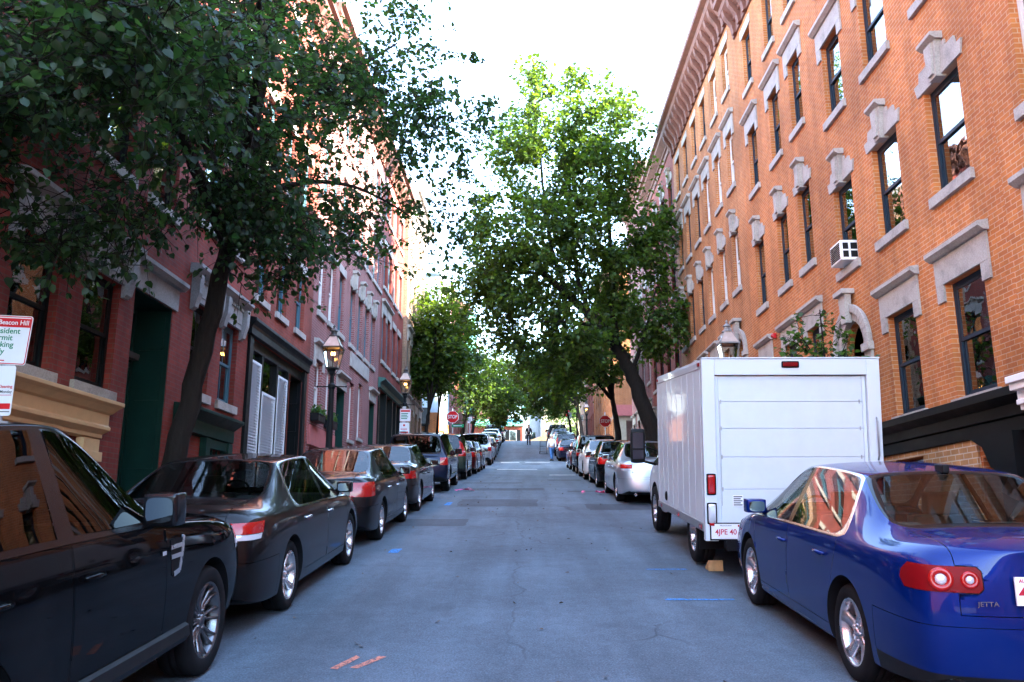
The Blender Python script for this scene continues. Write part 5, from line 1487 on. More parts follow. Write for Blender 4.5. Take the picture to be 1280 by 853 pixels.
# the maple leaning out from the right pavement
b = (4.72, 30.5, gz(30.5) + .1)
tree('maple_tree', 'tall maple with a thick trunk leaning left out over the street beyond the truck', b,
     [([(b[0], 30.5, b[2] - .3), (4.62, 30.5, 4.8), (3.95, 30.5, 7.0), (3.3, 30.5, 8.3), (2.5, 30.5, 9.3), (1.7, 30.5, 10.1), (.7, 30.4, 11.0), (0.0, 30.3, 12.2)], .36, .09),
      ([(1.6, 30.5, 10.2), (1.05, 30.6, 12.0), (.75, 30.7, 14.2), (.6, 30.8, 16.8)], .11, .03), ([(3.35, 30.5, 8.2), (3.3, 30.6, 10.5), (3.25, 30.7, 13.2), (3.35, 30.7, 16.6)], .17, .03),
      ([(2.4, 30.5, 9.4), (2.0, 31.4, 11.5), (1.9, 32, 14.5), (1.7, 32, 16.5)], .12, .03), ([(3.9, 30.5, 7.1), (4.4, 30.0, 8.6), (4.8, 29.6, 10.2)], .10, .03), ([(2.9, 30.5, 8.9), (1.6, 29.6, 8.9), (.4, 28.8, 8.7)], .09, .02), ([(.8, 30.4, 10.9), (-.6, 30.2, 11.1), (-1.7, 30, 10.8)], .06, .02)],
     [((1.5, 30.8, 12.2), (3.1, 3.0, 3.2), 3.4), ((.6, 30.6, 16.2), (1.9, 2.4, 2.7), 1.4), ((3.2, 30.8, 16.0), (1.7, 2.0, 2.7), 1.2), ((4.9, 30.6, 12.8), (1.0, 1.4, 1.6), .4), ((-1.4, 30.4, 13.0), (.8, 1.4, 1.3), .25), ((-1.0, 30.2, 10.2), (1.7, 2.4, 2.4), 1.2), ((4.0, 30.4, 10.6), (1.5, 2.2, 2.0), 1.0), ((1.3, 30.2, 8.3), (2.2, 2.6, 1.2), 1.2), ((.4, 30.6, 18.3), (.75, .8, 1.6), .26), ((2.0, 30.6, 17.9), (.75, .8, 1.6), .26), ((3.6, 30.6, 17.8), (.8, .8, 1.5), .26), ((5.0, 30.2, 8.9), (1.2, 1.6, 1.2), .5)],
     LEAF_B, BARK, 1900, 21, .155, .62, 'maple', .45, gap=.08)

def small_tree(name, label, x, y, h, top, crown, n, mat=LEAF_B, bark=BARK, lean=0.0, group=None, lsize=.17, per=20, fork=True, r=.15):
    z = gz(y) + .1; b = (x, y, z); cx = sum(c[0][0] for c in crown)/len(crown); cz = crown[0][0][2]
    limbs = [([(x, y, z - .2), (x + lean*.15, y, z + h*.35), (x + lean*.5, y, z + h*.7), (x + lean, y, z + h), (cx, y, top)], r, r*.25)]
    if fork:
        for (c, rad, w) in crown:
            limbs.append(([(x + lean*.6, y, z + h*.78), ((x + lean + c[0])/2, (y + c[1])/2, (z + h + c[2])/2 + .3), c], r*.5, r*.14))
    return tree(name, label, b, limbs, crown, mat, bark, n, per, lsize, .5, 'maple', .35, gap=-.18, group=group)
small_tree('street_tree', 'slim young tree by the parking signs in front of the tan brick corner', -4.75, 39.5, 3.6, 12.5, [((-4.25, 40, 11.0), (1.55, 1.8, 2.3), 2), ((-3.5, 40.5, 9.6), (1.5, 1.6, 1.5), 1), ((-5.0, 40, 8.9), (1.0, 1.4, 1.0), .6)], 420, LEAF_B, lean=.3, r=.13)
small_tree('street_tree', 'thin trunked tree beside the side street, before the left stop sign', -4.6, 43.2, 3.8, 12.0, [((-3.7, 43.5, 11.2), (1.6, 1.6, 2.0), 1.5), ((-4.7, 43, 9.6), (1.2, 1.5, 1.3), 1)], 280, LEAF_B, lean=.2, r=.10)
small_tree('street_tree', 'dark leafed tree overhanging the grey cars past the blue corner building', -4.6, 58, 3.8, 11.5, [((-3.0, 58, 11.0), (2.2, 3, 2.3), 2), ((-1.6, 59, 10.1), (1.8, 2.2, 1.5), 1.2)], 520, LEAF_B, lean=.8)
small_tree('street_tree', 'leafy tree in front of the green copper bay', -4.6, 72, 4.0, 14.6, [((-2.8, 72, 14.2), (2.4, 3, 2.4), 2), ((-1.0, 72, 13.4), (2.0, 2, 1.5), 1.2)], 480, LEAF_B, lean=.8)
small_tree('street_tree', 'two forked dark tree behind the right stop sign', 4.75, 42.4, 4.4, 11.0, [((3.4, 42.4, 10.2), (2.0, 2.4, 1.9), 2), ((1.5, 42, 9.6), (1.9, 2.2, 1.6), 1.7), ((4.6, 42, 12.3), (1.3, 2, 1.6), .8)], 520, LEAF_B, lean=-.5, r=.22)
small_tree('street_tree', 'grey barked tree on the far right pavement by the blue tarred car roofs', 4.5, 66, 4.6, 13.6, [((3.0, 66, 13.0), (2.4, 3, 2.6), 2), ((1.0, 66, 12.2), (2.2, 2.6, 1.9), 2.0), ((-.3, 67, 13.6), (1.5, 2, 1.5), .8)], 720, LEAF_B, BARKG, lean=-.7, r=.2)
small_tree('street_tree', 'sunlit pale green tree near the top of the hill on the right', 4.4, 80, 3.4, 14.8, [((3.0, 80, 14.0), (2.3, 3, 2.4), 2), ((1.6, 80, 13.4), (2.2, 2.4, 1.6), 1.6)], 480, LEAF_C, lean=-.6)
small_tree('street_tree', 'rounded tree beside the stucco house at the head of the street', 6.2, 96, 3, 16, [((4.6, 96, 15.0), (2.6, 3, 2.6), 2)], 260, LEAF_C, lean=-.8)
small_tree('street_tree', 'rounded tree before the brick apartment block at the head of the street', -6.5, 98, 3, 17, [((-4.6, 98, 15.6), (2.6, 3, 2.8), 2)], 260, LEAF_B, lean=.8)
# slender sapling in front of the arched doorway, above the truck roof
b = (4.9, 13.6, gz(13.6) + .1)
tree('sapling', 'small green sapling on the right pavement showing above the truck roof', b,
     [([(4.9, 13.6, b[2] - .1), (4.95, 13.6, 2.8), (4.92, 13.6, 4.2), (4.9, 13.6, 5.2)], .035, .01), ([(4.93, 13.6, 3.7), (4.7, 13.5, 4.4), (4.5, 13.5, 4.75)], .014, .006), ([(4.93, 13.6, 3.9), (5.2, 13.7, 4.4), (5.35, 13.7, 4.7)], .014, .006)],
     [((4.85, 13.6, 4.6), (.5, .45, .65), 2), ((4.5, 13.5, 4.6), (.3, .3, .25), .6), ((5.3, 13.7, 4.35), (.3, .3, .3), .6)], LEAF_C, BARK, 46, 9, .085, .16, 'maple', .3, gap=-.6)

# ------------------------------------------------------------------ vehicles
PT = dict(blue=paint('paint_blue', (0.001, 0.014, 0.125), metal=.3, rough=.3, flake=.05), brown=paint('paint_brown', (0.010, 0.008, 0.008), metal=.4, rough=.3, flake=.05, coat=.65, cior=1.34), black=paint('paint_black', (0.002, 0.002, 0.0025), coat=.6, cior=1.33),
          grey=paint('paint_grey', (0.030, 0.028, 0.029), metal=.6, rough=.3), dark=paint('paint_charcoal', (0.009, 0.0085, 0.010), metal=.4, rough=.3, coat=.65, cior=1.34), navy=paint('paint_navy', (0.006, 0.010, 0.028), metal=.4, rough=.3), green=paint('paint_green', (0.03, 0.045, 0.035), metal=.5, rough=.3),
          silver=paint('paint_silver', (0.42, 0.45, 0.50), metal=.75, rough=.28), white=paint('paint_white', (0.74, 0.74, 0.73), rough=.3), maroon=paint('paint_maroon', (0.09, 0.008, 0.010), metal=.4, rough=.3))
CARS = {}
def car(name, label, kind, col, x, y, near=True, group=None, cat='car', proto=None, yaw=0.0):
    if proto:
        src = CARS[proto]; root = copy_tree(src[0]); root.name = name
        recolour(root, src[1], PT[col])
        for k in ('group',):
            if k in root: del root[k]
        tag(root, label, cat, group)
    else:
        root = thing(name, label, cat, group=group)
        info = make_car(root, SPEC[kind], PT[col], near); CARS[label] = (root, PT[col], info)
    place(root, x, y, yaw)
    return root
GL, GRp = 'cars parked along the left kerb', 'cars parked along the right kerb'

# --- right: blue saloon
k = 'blue saloon car parked behind the white truck, round red tail lamps'
j = car('saloon_car', k, 'jetta', 'blue', 3.10, 7.46, True, GRp)
inf = CARS[k][2]
for sx in (-1, 1):
    tl = [o for o in j.children if o.name.startswith('taillight') and (sum((v.co.x for v in o.data.vertices)) * sx > 0)]
    for (x, z, r_) in ((.71, .856, .068), (.565, .857, .050)):
        y, nn = inf['reary'](sx*x, z); M = ydir_ring(None, y, sx*x, z, nrm=tuple(nn)); 
        m = MB(); m.lathe([(r_*.48, .006), (r_*.55, .014), (r_*.80, .016), (r_*.98, .010), (r_, .001)], 28, M); m.build('lamp_ring', M_RED, tl[0] if tl else j, smooth=True)
        m = MB(); m.lathe([(0, .017), (r_*.3, .016), (r_*.45, .010), (r_*.47, .002)], 24, M); m.build('lamp_lens', M_CLEAR, tl[0] if tl else j, smooth=True)
boot = [o for o in j.children if o.name.startswith('boot_lid')]
y, nn = inf['reary'](-.40, .73)
text('badge', 'JETTA', .036, boot[0] if boot else j, (-.50, y - .016, .735), (R(90), 0, 0), M_CHROME, .003, .01, sx=1.25)
y, nn = inf['reary'](-.20, .81)
p = MB(); p.box(-.155, .155, -.006, .006, -.0775, .0775); p.box(-.10, -.02, -.0075, -.0062, .050, .070, 0)
[bpy.data.objects.remove(o, do_unlink=True) for o in list(j.children_recursive) if o.name.startswith('number_plate')]
po = p.build('number_plate', M_PLATE, j, bevel=.003); po.location = (-.20, y - .022, .81); po.rotation_euler = (-math.atan2(nn.z, -nn.y), 0, 0)
text('plate_number', '4·8', .105, po, (-.075, -.0085, -.012), (R(90), 0, 0), M_PLATERED, bold=.015)
text('plate_text', 'AUG', .028, po, (-.105, -.0085, .055), (R(90), 0, 0), M_PLATERED, bold=.01)

# --- left row
car('sport_utility', 'glossy black sport utility vehicle at the left edge with silver side vent', 'rrs', 'black', -3.19, 4.93, True, GL)
rs = CARS['glossy black sport utility vehicle at the left edge with silver side vent'][0]; sidex = CARS['glossy black sport utility vehicle at the left edge with silver side vent'][2]['sidex']
m = MB()                                                    # fender vent with two blades, repeater lamp, sill trim
def onside(y, z, off=.004): return (sidex(y, z, 1)[0] + off, y, z)
def ribbon(mb, pts, w, off=.006, mi=0):
    for (ya, za), (yb, zb) in zip(pts[:-1], pts[1:]):
        d = Vector((0, yb - ya, zb - za)).normalized(); q = Vector((0, -d.z, d.y))*w/2
        a, b_ = onside(ya + q.y, za + q.z, off), onside(yb + q.y, zb + q.z, off); c, e = onside(yb - q.y, zb - q.z, off), onside(ya - q.y, za - q.z, off)
        mb.quad(a, b_, c, e, mi)
        mb.quad(a, b_, (b_[0] - .02, b_[1], b_[2]), (a[0] - .02, a[1], a[2]), mi); mb.quad(e, c, (c[0] - .02, c[1], c[2]), (e[0] - .02, e[1], e[2]), mi)
v = MB()
v.add([onside(.64, 1.02, .003), onside(.86, 1.02, .003), onside(.77, .82, .003), onside(.64, .80, .003)], [(0, 1, 2, 3)])
vo = v.build('side_vent', M_BLACK, rs)
m = MB(); ribbon(m, [(.64, .975), (.82, .975)], .026); ribbon(m, [(.64, .915), (.80, .915)], .026); ribbon(m, [(.865, 1.03), (.82, .92), (.765, .82), (.67, .805)], .03); m.build('vent_blade', M_ALLOY, vo)
m = MB(); ribbon(m, [(.50, .955), (.56, .955)], .024, .008); m.build('repeater_lamp', M_CLEAR, rs)
m = MB()
ys = np.linspace(-.90, .93, 14)
for a, b_ in zip(ys[:-1], ys[1:]):
    for (z0, z1, o0, o1) in ((.34, .38, .035, .06), (.38, .44, .06, .05), (.44, .47, .05, .006)):
        m.quad((sidex(a, .5)[0] + o0 - .03, a, z0), (sidex(b_, .5)[0] + o0 - .03, b_, z0), (sidex(b_, .5)[0] + o1 - .03, b_, z1), (sidex(a, .5)[0] + o1 - .03, a, z1))
m.build('sill_trim', M_PLASTIC, rs, smooth=False)
car('saloon_car', 'dark brown saloon parked right behind the black sport utility vehicle', 'accord', 'brown', -3.18, 9.85, True, GL)
car('saloon_car', 'charcoal saloon with curved red tail lamps, third in the left row', 'civic', 'dark', -3.13, 15.05, True, GL)
car('saloon_car', 'grey older saloon between the charcoal saloon and the tall dark blue vehicle', 'saloon', 'grey', -3.13, 19.85, True, GL)
car('sport_utility', 'tall dark blue sport utility with roof rails in the left row', 'mid_suv', 'navy', -3.12, 26.2, True, GL)
car('sport_utility', 'dark green sport utility with tall upright tail lamps', 'small_suv', 'green', -3.05, 32.8, True, GL)
A = 'dark brown saloon parked right behind the black sport utility vehicle'; Cc = 'charcoal saloon with curved red tail lamps, third in the left row'; G_ = 'grey older saloon between the charcoal saloon and the tall dark blue vehicle'; BG = 'tall dark blue sport utility with roof rails in the left row'; SM = 'dark green sport utility with tall upright tail lamps'
car('saloon_car', 'maroon saloon ahead of the dark green sport utility', 'civic', 'maroon', -2.95, 38.2, group=GL, proto=Cc)
car('saloon_car', 'small grey saloon behind the big silver sport utility on the left', 'saloon', 'grey', -2.95, 43.2, group=GL, proto=G_)
car('sport_utility', 'big silver sport utility standing at the left side street', 'big_suv', 'silver', -2.95, 51.4, False, group=GL)
for i, (lab, pr, c, y) in enumerate((('dark blue saloon just past the big silver sport utility', Cc, 'navy', 57.6), ('grey saloon second past the big silver sport utility', G_, 'grey', 63.0), ('black saloon third past the big silver sport utility', Cc, 'black', 68.4), ('silver saloon below the copper bay on the left', G_, 'silver', 73.8), ('dark tall vehicle highest up the hill on the left but one', BG, 'dark', 80), ('last small car at the top of the left row', SM, 'white', 86))):
    car('parked_car', lab, None, c, -2.95, y, group=GL, proto=pr)
# --- right row beyond the truck
car('saloon_car', 'silver saloon parked in front of the white truck', 'accord', 'silver', 3.12, 22.5, group=GRp, proto=A)
car('saloon_car', 'black saloon between the silver saloon and the white car on the right', 'civic', 'black', 3.02, 27.7, group=GRp, proto=Cc)
car('saloon_car', 'white saloon fourth from the blue saloon on the right', 'civic', 'white', 3.02, 32.6, group=GRp, proto=A)
car('sport_utility', 'black sport utility ahead of the white saloon on the right', 'big_suv', 'black', 3.10, 38.4, group=GRp, proto=BG)
car('parked_car', 'dark maroon car ahead of the black sport utility on the right', None, 'maroon', 3.05, 44.3, group=GRp, proto=Cc)
for i, (lab, pr, c, y) in enumerate((('dark blue saloon beside the person in white', Cc, 'navy', 58.6), ('black tall vehicle ahead of the dark blue saloon on the far right', SM, 'black', 64.2), ('grey car far up the right row', G_, 'grey', 69.6), ('dark car far up the right row behind the grey one', Cc, 'dark', 75), ('black tall vehicle near the top of the right row', BG, 'black', 81), ('silver car at the top of the right row', G_, 'silver', 86.5))):
    car('parked_car', lab, None, c, 3.05, y, group=GRp, proto=pr)

# --- white box truck
W_ = paint('truck_white', (0.58, 0.62, 0.65), rough=.32); W_SIDE = plain('truck_box_white', (0.56, 0.60, 0.63), .42, coat=.15, var=.03)
tk = thing('box_truck', 'white box truck with a closed roller door and red lettered plate', 'truck', group=None)
bx0, bx1, by0, by1, bz0, bz1 = -1.06, 1.06, -1.05, 2.45, .48, 2.56     # local: y=0 at the rear axle
m = MB()
m.box(bx0, bx0 + .03, by0 + .10, by1, bz0 + .12, bz1 - .10); m.box(bx1 - .03, bx1, by0 + .10, by1, bz0 + .12, bz1 - .10); m.box(bx0 + .03, bx1 - .03, by1 - .03, by1, bz0, bz1 - .10)
m.box(bx0 + .03, bx1 - .03, by0 + .1, by1 - .03, bz0 + .12, bz0 + .18)
box = m.build('cargo_box', W_SIDE, tk)
m = MB(); m.box(bx0 + .01, bx1 - .01, by0 + .02, by1 - .01, bz1 - .03, bz1)
for x in (bx0, bx1 - .012): m.box(x - .006, x + .018, by0 + .1, by1, bz1 - .12, bz1 - .025)
m.build('roof_rail', W_, tk, bevel=.008)
for sx in (-1, 1):                                         # riveted posts along the sides
    m = MB(); X = sx*1.06
    for y in np.arange(by0 + .16, by1 - .02, .405):
        m.box(X - .004, X + .004, y - .018, y + .018, bz0 + .13, bz1 - .13)
    for y in np.arange(by0 + .16, by1 - .02, .405):
        for z in np.arange(bz0 + .2, bz1 - .15, .16):
            m.lathe([(0, .008), (.006, .006), (.008, .0035)], 6, Matrix.Translation((X, y, z)) @ Matrix.Rotation(R(90)*sx, 4, 'Y'))
    m.build('rivet_strip', W_SIDE, box)
m = MB()
for sx in (-1, 1): m.box(sx*1.06 - .012, sx*1.06 + .012, by0 + .1, by1, bz0 + .02, bz0 + .118)
m.build('side_rail', M_GALV, tk, bevel=.004)
m = MB()
for sx in (-1, 1):
    for y in (by0 + .25, by1 - .3, (by0 + by1)/2): m.box(sx*1.074 - .004, sx*1.074 + .004, y - .07, y + .07, bz0 + .04, bz0 + .09)
m.build('reflector', M_RED, tk)
# rear frame
m = MB(); m.box(bx0 - .005, bx0 + .15, by0, by0 + .099, bz0 - .08, bz1 - .005); m.box(bx1 - .15, bx1 + .005, by0, by0 + .099, bz0 - .08, bz1 - .005)
m.box(bx0 + .15, bx1 - .15, by0 + .002, by0 + .097, bz1 - .20, bz1 - .005); m.box(bx0 + .15, bx1 - .15, by0 + .002, by0 + .097, bz0 + .06, bz0 + .12)
m.box(bx0 - .01, bx1 + .01, by0 - .012, by0 + .10, bz1 - .004, bz1 + .012)
m.build('rear_frame', W_, tk, bevel=.01)
m = MB()
zz = [bz0 + .125, bz0 + .52, bz0 + .90, bz0 + 1.24, bz0 + 1.56, bz1 - .21]
for a, b_ in zip(zz[:-1], zz[1:]): m.box(bx0 + .20, bx1 - .20, by0 + .055, by0 + .085, a + .0018, b_ - .0018)
for x in (bx0 + .155, bx1 - .198): m.box(x, x + .043, by0 + .05, by0 + .09, zz[0], zz[-1])
rd = m.build('roller_door', W_SIDE, tk, bevel=.004)
for x in (bx0 + .225, bx1 - .235):
    for z in zz[1:-1]: m = MB(); m.box(x - .007, x + .007, by0 + .049, by0 + .056, z - .025, z + .025); m.build('hinge', M_GALV, rd)
m = MB(); m.box(bx0 + .208, bx0 + .216, by0 + .05, by0 + .056, zz[0] + .2, zz[-1] - .3); m.build('lift_strap', M_GALV, rd)
m = MB(); m.box(-.72, -.60, by0 + .048, by0 + .0545, .80, .93); lb = m.build('door_sticker', M_PLATE, rd)
m = MB()
for i in range(5): m.box(-.715, -.61 - (i % 2)*.02, by0 + .046, by0 + .0478, .81 + i*.024, .822 + i*.024)
m.build('sticker_print', M_SIGNBLACK, lb)
m = MB(); m.tube([(bx1 - .06, by0 - .004, 1.35), (bx1 - .06, by0 - .04, 1.4), (bx1 - .06, by0 - .04, 1.8), (bx1 - .06, by0 - .004, 1.85)], .011, 8); m.build('grab_handle', M_GALV, tk, smooth=True)
def lamp(x, z, w, h, nm, mat, rim=True):
    m = rbox(x - w/2, x + w/2, by0 - .022, by0 + .01, z - h/2, z + h/2, .35); o = m.build(nm, mat, tk, smooth=True)
    if rim:
        r_ = rbox(x - w/2 - .014, x + w/2 + .014, by0 - .010, by0 + .006, z - h/2 - .014, z + h/2 + .014, .3); r_.build('lamp_bezel', M_BLACK, o, smooth=True)
for sx in (-1, 1):
    lamp(sx*.985, 1.06, .075, .20, 'tail_lamp', M_RED); lamp(sx*.985, .72, .08, .20, 'reversing_lamp', M_CLEAR); lamp(sx*.99, .655 - .06, .05, .03, 'marker_lamp', M_RED, False); lamp(sx*.94, bz1 - .09, .001, .001, 'marker_lamp', M_RED, False) if False else None
lamp(0, bz1 - .075, .16, .045, 'brake_lamp', M_REDDARK)
m = MB()
for (x, y) in ((bx0, by0 + .16), (bx0, by1 - .12), (bx1, by0 + .16), (bx1, by1 - .12)): m.box(x - .02, x + .02, y - .05, y + .05, bz1 - .085, bz1 - .045)
m.build('clearance_lamp', M_REDDARK, tk)
m = MB(); m.box(-.85, .95, by0 - .10, by0 + .02, .32, .40); m.box(-.85, .95, by0 - .11, by0 - .10, .30, .42); m.build('rear_bumper', M_BLACK, tk, bevel=.01)
m = MB(); m.box(-.70, -.06, by0 - .114, by0 - .1105, .335, .385); m.build('bumper_tape', M_RED, tk)
m = MB(); m.box(-1.0, -.66, by0 - .015, by0 - .004, .425, .60); m.box(-1.015, -.645, by0 - .010, by0 - .004 + .006, .41, .615, 1); po = m.build('number_plate', [M_PLATE, M_BLACK], tk, bevel=.004)
text('plate_number', '4JPE 40', .088, po, (-.83, by0 - .0165, .505), (R(90), 0, 0), M_PLATERED, bold=.012, sx=.95)
text('plate_text', 'Massachusetts', .024, po, (-.83, by0 - .0165, .582), (R(90), 0, 0), M_SIGNBLACK, sx=1.0)
m = MB(); m.box(-.69, -.67, by0 - .0165, by0 - .0152, .565, .592); m.build('plate_sticker', M_RED, po)
m = MB(); m.box(-.42, -.32, by0 + .1, 4.4, .42, .56); m.box(.32, .42, by0 + .1, 4.4, .42, .56); m.box(-.9, .9, -.08, .08, .28, .40); m.box(-.9, .9, by0 + .15, by0 + .25, .40, .56)
m.lathe([(0, -.17), (.14, -.16), (.18, 0), (.14, .16), (0, .17)], 16, Matrix.Translation((0, 0, .36))); m.build('chassis', M_BLACK, tk)
for sx in (-1, 1):
    m = MB(); m.box(sx*.70, sx*1.04, -.56, -.545, .24, .50); m.build('mud_flap', M_BLACK, tk)
    for y in (0, 3.50): add_wheel(tk, sx*(.90 if y == 0 else .86), y, .375, .375, .235, 'steel', M_ALLOY)
m = MB(); m.lathe([(.0, .02), (.05, .02), (.07, .01), (.07, 0)], 16, Matrix.Translation((-1.06, by1 - .75, bz0 + .24)) @ Matrix.Rotation(R(-90), 4, 'Y')); m.build('fuel_cap', M_BLACK, tk, smooth=True)
# cab: short bonnet van front
ST_CAB = [(2.58, 2.58, .93, .40, 1.10, .90, .76, 1.96, 2.02), (2.66, 2.66, .96, .36, 1.12, .92, .76, 2.03, 2.08), (2.82, 2.82, .97, .35, 1.12, .93, .76, 2.05, 2.10), (2.95, 2.95, .97, .35, 1.12, .93, .76, 2.05, 2.10), (3.55, 3.25, .97, .35, 1.10, .93, .72, 1.98, 2.05), (3.95, 3.80, .97, .36, 1.10, .925, .80, 1.27, 1.33), (4.05, 3.95, .96, .36, 1.08, .91, .80, 1.20, 1.26), (4.30, 4.26, .95, .38, 1.02, .89, .78, 1.10, 1.15), (4.48, 4.44, .90, .42, .95, .82, .72, 1.02, 1.05), (4.53, 4.52, .80, .46, .85, .72, .64, .90, .93)]
bm = loft_shell(ST_CAB, None, (4, 5), [(3, 5, 'sg_f')], [(3.50, .375)], .45, 2, (.02, .08), belt=.5, corner=.7, arch_w=.40)
def isr(*names): ids = {RI[n] for n in names}; return lambda f: f.material_index in ids
g = take(bm, isr('ws')); g.build('windscreen', M_CARGLASS, tk, smooth=True)
for sx in (-1, 1):
    g = take(bm, lambda f: f.material_index == RI['sg_f'] and f.calc_center_median().x*sx > 0); g.build('side_window', M_CARGLASS, tk, smooth=True)
    zone = lambda f: f.material_index == RI['side'] and f.calc_center_median().x*sx > 0
    for y in (2.72, 3.10): bis(bm, zone, Vector((0, y, 0)), Vector((0, 1, 0)))
    g = take(bm, lambda f: zone(f) and 2.72 < f.calc_center_median().y < 3.10 and f.calc_center_median().z > .55, .004)
    if g: part_from(g, 'door', tk, {}, W_)
g = take(bm, isr('under', 'well')); part_from(g, 'underbody', tk, {}, M_BLACK)
g = take(bm, lambda f: True); part_from(g, 'cab', tk, {'sgring': M_BLACK, 'wsring': M_BLACK, 'bp': M_BLACK}, W_); bm.free()
for sx in (-1, 1):
    m = rbox(sx*1.27 - .11, sx*1.27 + .11, 3.28, 3.36, 1.18, 1.70, .3); m.tube([(sx*.95, 3.45, 1.12), (sx*1.25, 3.36, 1.2)], .022, 8); m.tube([(sx*.92, 3.45, 1.35), (sx*1.2, 3.36, 1.45)], .016, 8); mo = m.build('mirror', M_PLASTIC, tk, smooth=True)
    m = MB(); m.box(sx*1.27 - .09, sx*1.27 + .09, 3.262, 3.268, 1.40, 1.66); m.box(sx*1.27 - .09, sx*1.27 + .09, 3.262, 3.268, 1.22, 1.37); m.build('mirror_glass', M_MIRROR, mo)
m = MB(); m.box(-.88, .88, 4.42, 4.62, .42, .60); m.build('front_bumper', M_CHROME, tk, bevel=.02)
m = MB()
for sx in (-1, 1): m.box(sx*.60, sx*.85, 4.46, 4.55, .74, .92)
m.build('headlight', M_CLEAR, tk, bevel=.02)
place(tk, 3.19, 11.30)
tk.location.z = gz(11.3) + .02
wd = MB(); wd.prism([(-.10, 0), (.10, 0), (.10, .03), (-.08, .13)], 'x', -.09, .09)
wo = wd.build('wheel_chock', plain('raw_timber', (0.45, 0.27, 0.12), .8, var=.25, vscale=12), bevel=.006)
wo.location = (2.33, 10.78, gz(10.78) + .004); wo.rotation_euler = (math.atan(slope(10.8)), 0, 0); tag(wo, 'small wooden wheel chock wedged behind the truck tyre', 'wheel chock')
# ------------------------------------------------------------------ street furniture
M_LANTERN = glass('lantern_glass', (0.80, 0.80, 0.74), boost=1.2)
M_MANTLE = plain('glowing_mantle', (1.0, 0.75, 0.4), .5, emis=((1.0, 0.50, 0.13), 1.8))
M_LAMPHEAD = plain('lantern_metal', (0.05, 0.045, 0.042), .5, var=.2)
def gas_lamp(label, x, y, lit=True, head=M_LAMPHEAD, z0=None):
    z = gz(y) + .13; r = thing('street_lamp', label, 'street lamp', (x, y, z), group='gas style street lamps'); 
    m = MB(); m.lathe([(0, 0), (.20, 0), (.20, .10), (.16, .14), (.15, .55), (.12, .62), (.13, .68), (.085, .74), (.075, 1.4), (.062, 2.55), (.085, 2.60), (.085, 2.66), (.05, 2.70), (.045, 2.86), (.075, 2.92), (.06, 2.97), (.10, 3.03), (0, 3.03)], 14)
    m.tube([(-.32, 0, 2.62), (.32, 0, 2.62)], .014, 8)
    for s in (-1, 1): m.lathe([(0, -.03), (.028, 0), (0, .03)], 8, Matrix.Translation((s*.33, 0, 2.62)))
    m.build('post', M_IRON, r, smooth=False)
    m = MB(); b, t = .125, .205; z0_, z1_ = 3.06, 3.50
    for sx in (-1, 1):
        for sy in (-1, 1): m.tube([(sx*b, sy*b, z0_), (sx*t, sy*t, z1_)], .011, 6); m.tube([(sx*.03, sy*.03, 2.86), (sx*b, sy*b, z0_)], .009, 6)
    m.box(-b - .012, b + .012, -b - .012, b + .012, z0_ - .025, z0_)
    for s in (-1, 1): m.box(-t - .02, t + .02, s*t - .02, s*t + .02, z1_, z1_ + .03); m.box(s*t - .02, s*t + .02, -t + .02, t - .02, z1_, z1_ + .03)
    for sx in (-1, 1):
        for sy in (-1, 1): m.tube([(sx*t, sy*t, z1_ + .03), (sx*.075, sy*.075, 3.80)], .010, 6)
    m.lathe([(.12, 3.79), (.11, 3.82), (.07, 3.84), (.065, 3.90), (.095, 3.92), (.04, 3.97), (.02, 4.0), (.032, 4.03), (.0, 4.08)], 14)
    hd = m.build('lantern_frame', head, r)
    m = MB()
    for k in range(4):
        a, c = [(b, -b), (b, b), (-b, b), (-b, -b)][k], [(b, -b), (b, b), (-b, b), (-b, -b)][(k+1) % 4]; q = t/b
        m.quad((a[0], a[1], z0_), (c[0], c[1], z0_), (c[0]*q, c[1]*q, z1_), (a[0]*q, a[1]*q, z1_))
    m.build('lantern_glass', M_LANTERN, r)
    m = MB()
    for k in range(4):
        a, c = [(t, -t), (t, t), (-t, t), (-t, -t)][k], [(t, -t), (t, t), (-t, t), (-t, -t)][(k+1) % 4]; q = .08/t
        m.quad((a[0], a[1], z1_ + .03), (c[0], c[1], z1_ + .03), (c[0]*q, c[1]*q, 3.80), (a[0]*q, a[1]*q, 3.80))
    m.build('lantern_roof', plain('lantern_roof_glass', (0.42, 0.33, 0.29), .25, coat=.5), r)
    if lit:
        m = MB()
        for dx in (-.028, .028): m.lathe([(0, .0), (.018, .015), (.026, .05), (.014, .085), (0, .09)], 10, Matrix.Translation((dx, 0, 3.34)))
        m.build('mantle', M_MANTLE, hd, smooth=True)
        m = MB(); m.tube([(0, 0, 3.06), (0, 0, 3.46), (-.028, 0, 3.46), (-.028, 0, 3.42)], .008, 6); m.build('burner', M_IRON, hd)
    return r
gas_lamp('lit gas street lamp beside the window boxes on the rose brick building', -4.42, 18.9)
gas_lamp('lit gas street lamp carrying two small parking signs, left pavement', -4.42, 30.6)
gas_lamp('street lamp with a lit lantern in front of the copper bay house', -4.45, 71)
gas_lamp('pale lantern on a post just past the green street sign', -4.4, 60, False, plain('pale_lantern', (0.62, 0.62, 0.58), .5))
gas_lamp('grey street lamp whose lantern shows above the truck roof', 4.5, 18.3, False, plain('grey_lantern', (0.20, 0.19, 0.185), .5))
gas_lamp('lit street lamp on the far right before the orange brick row', 4.5, 61.5)
gas_lamp('more distant lit street lamp on the far right pavement', 4.5, 73)

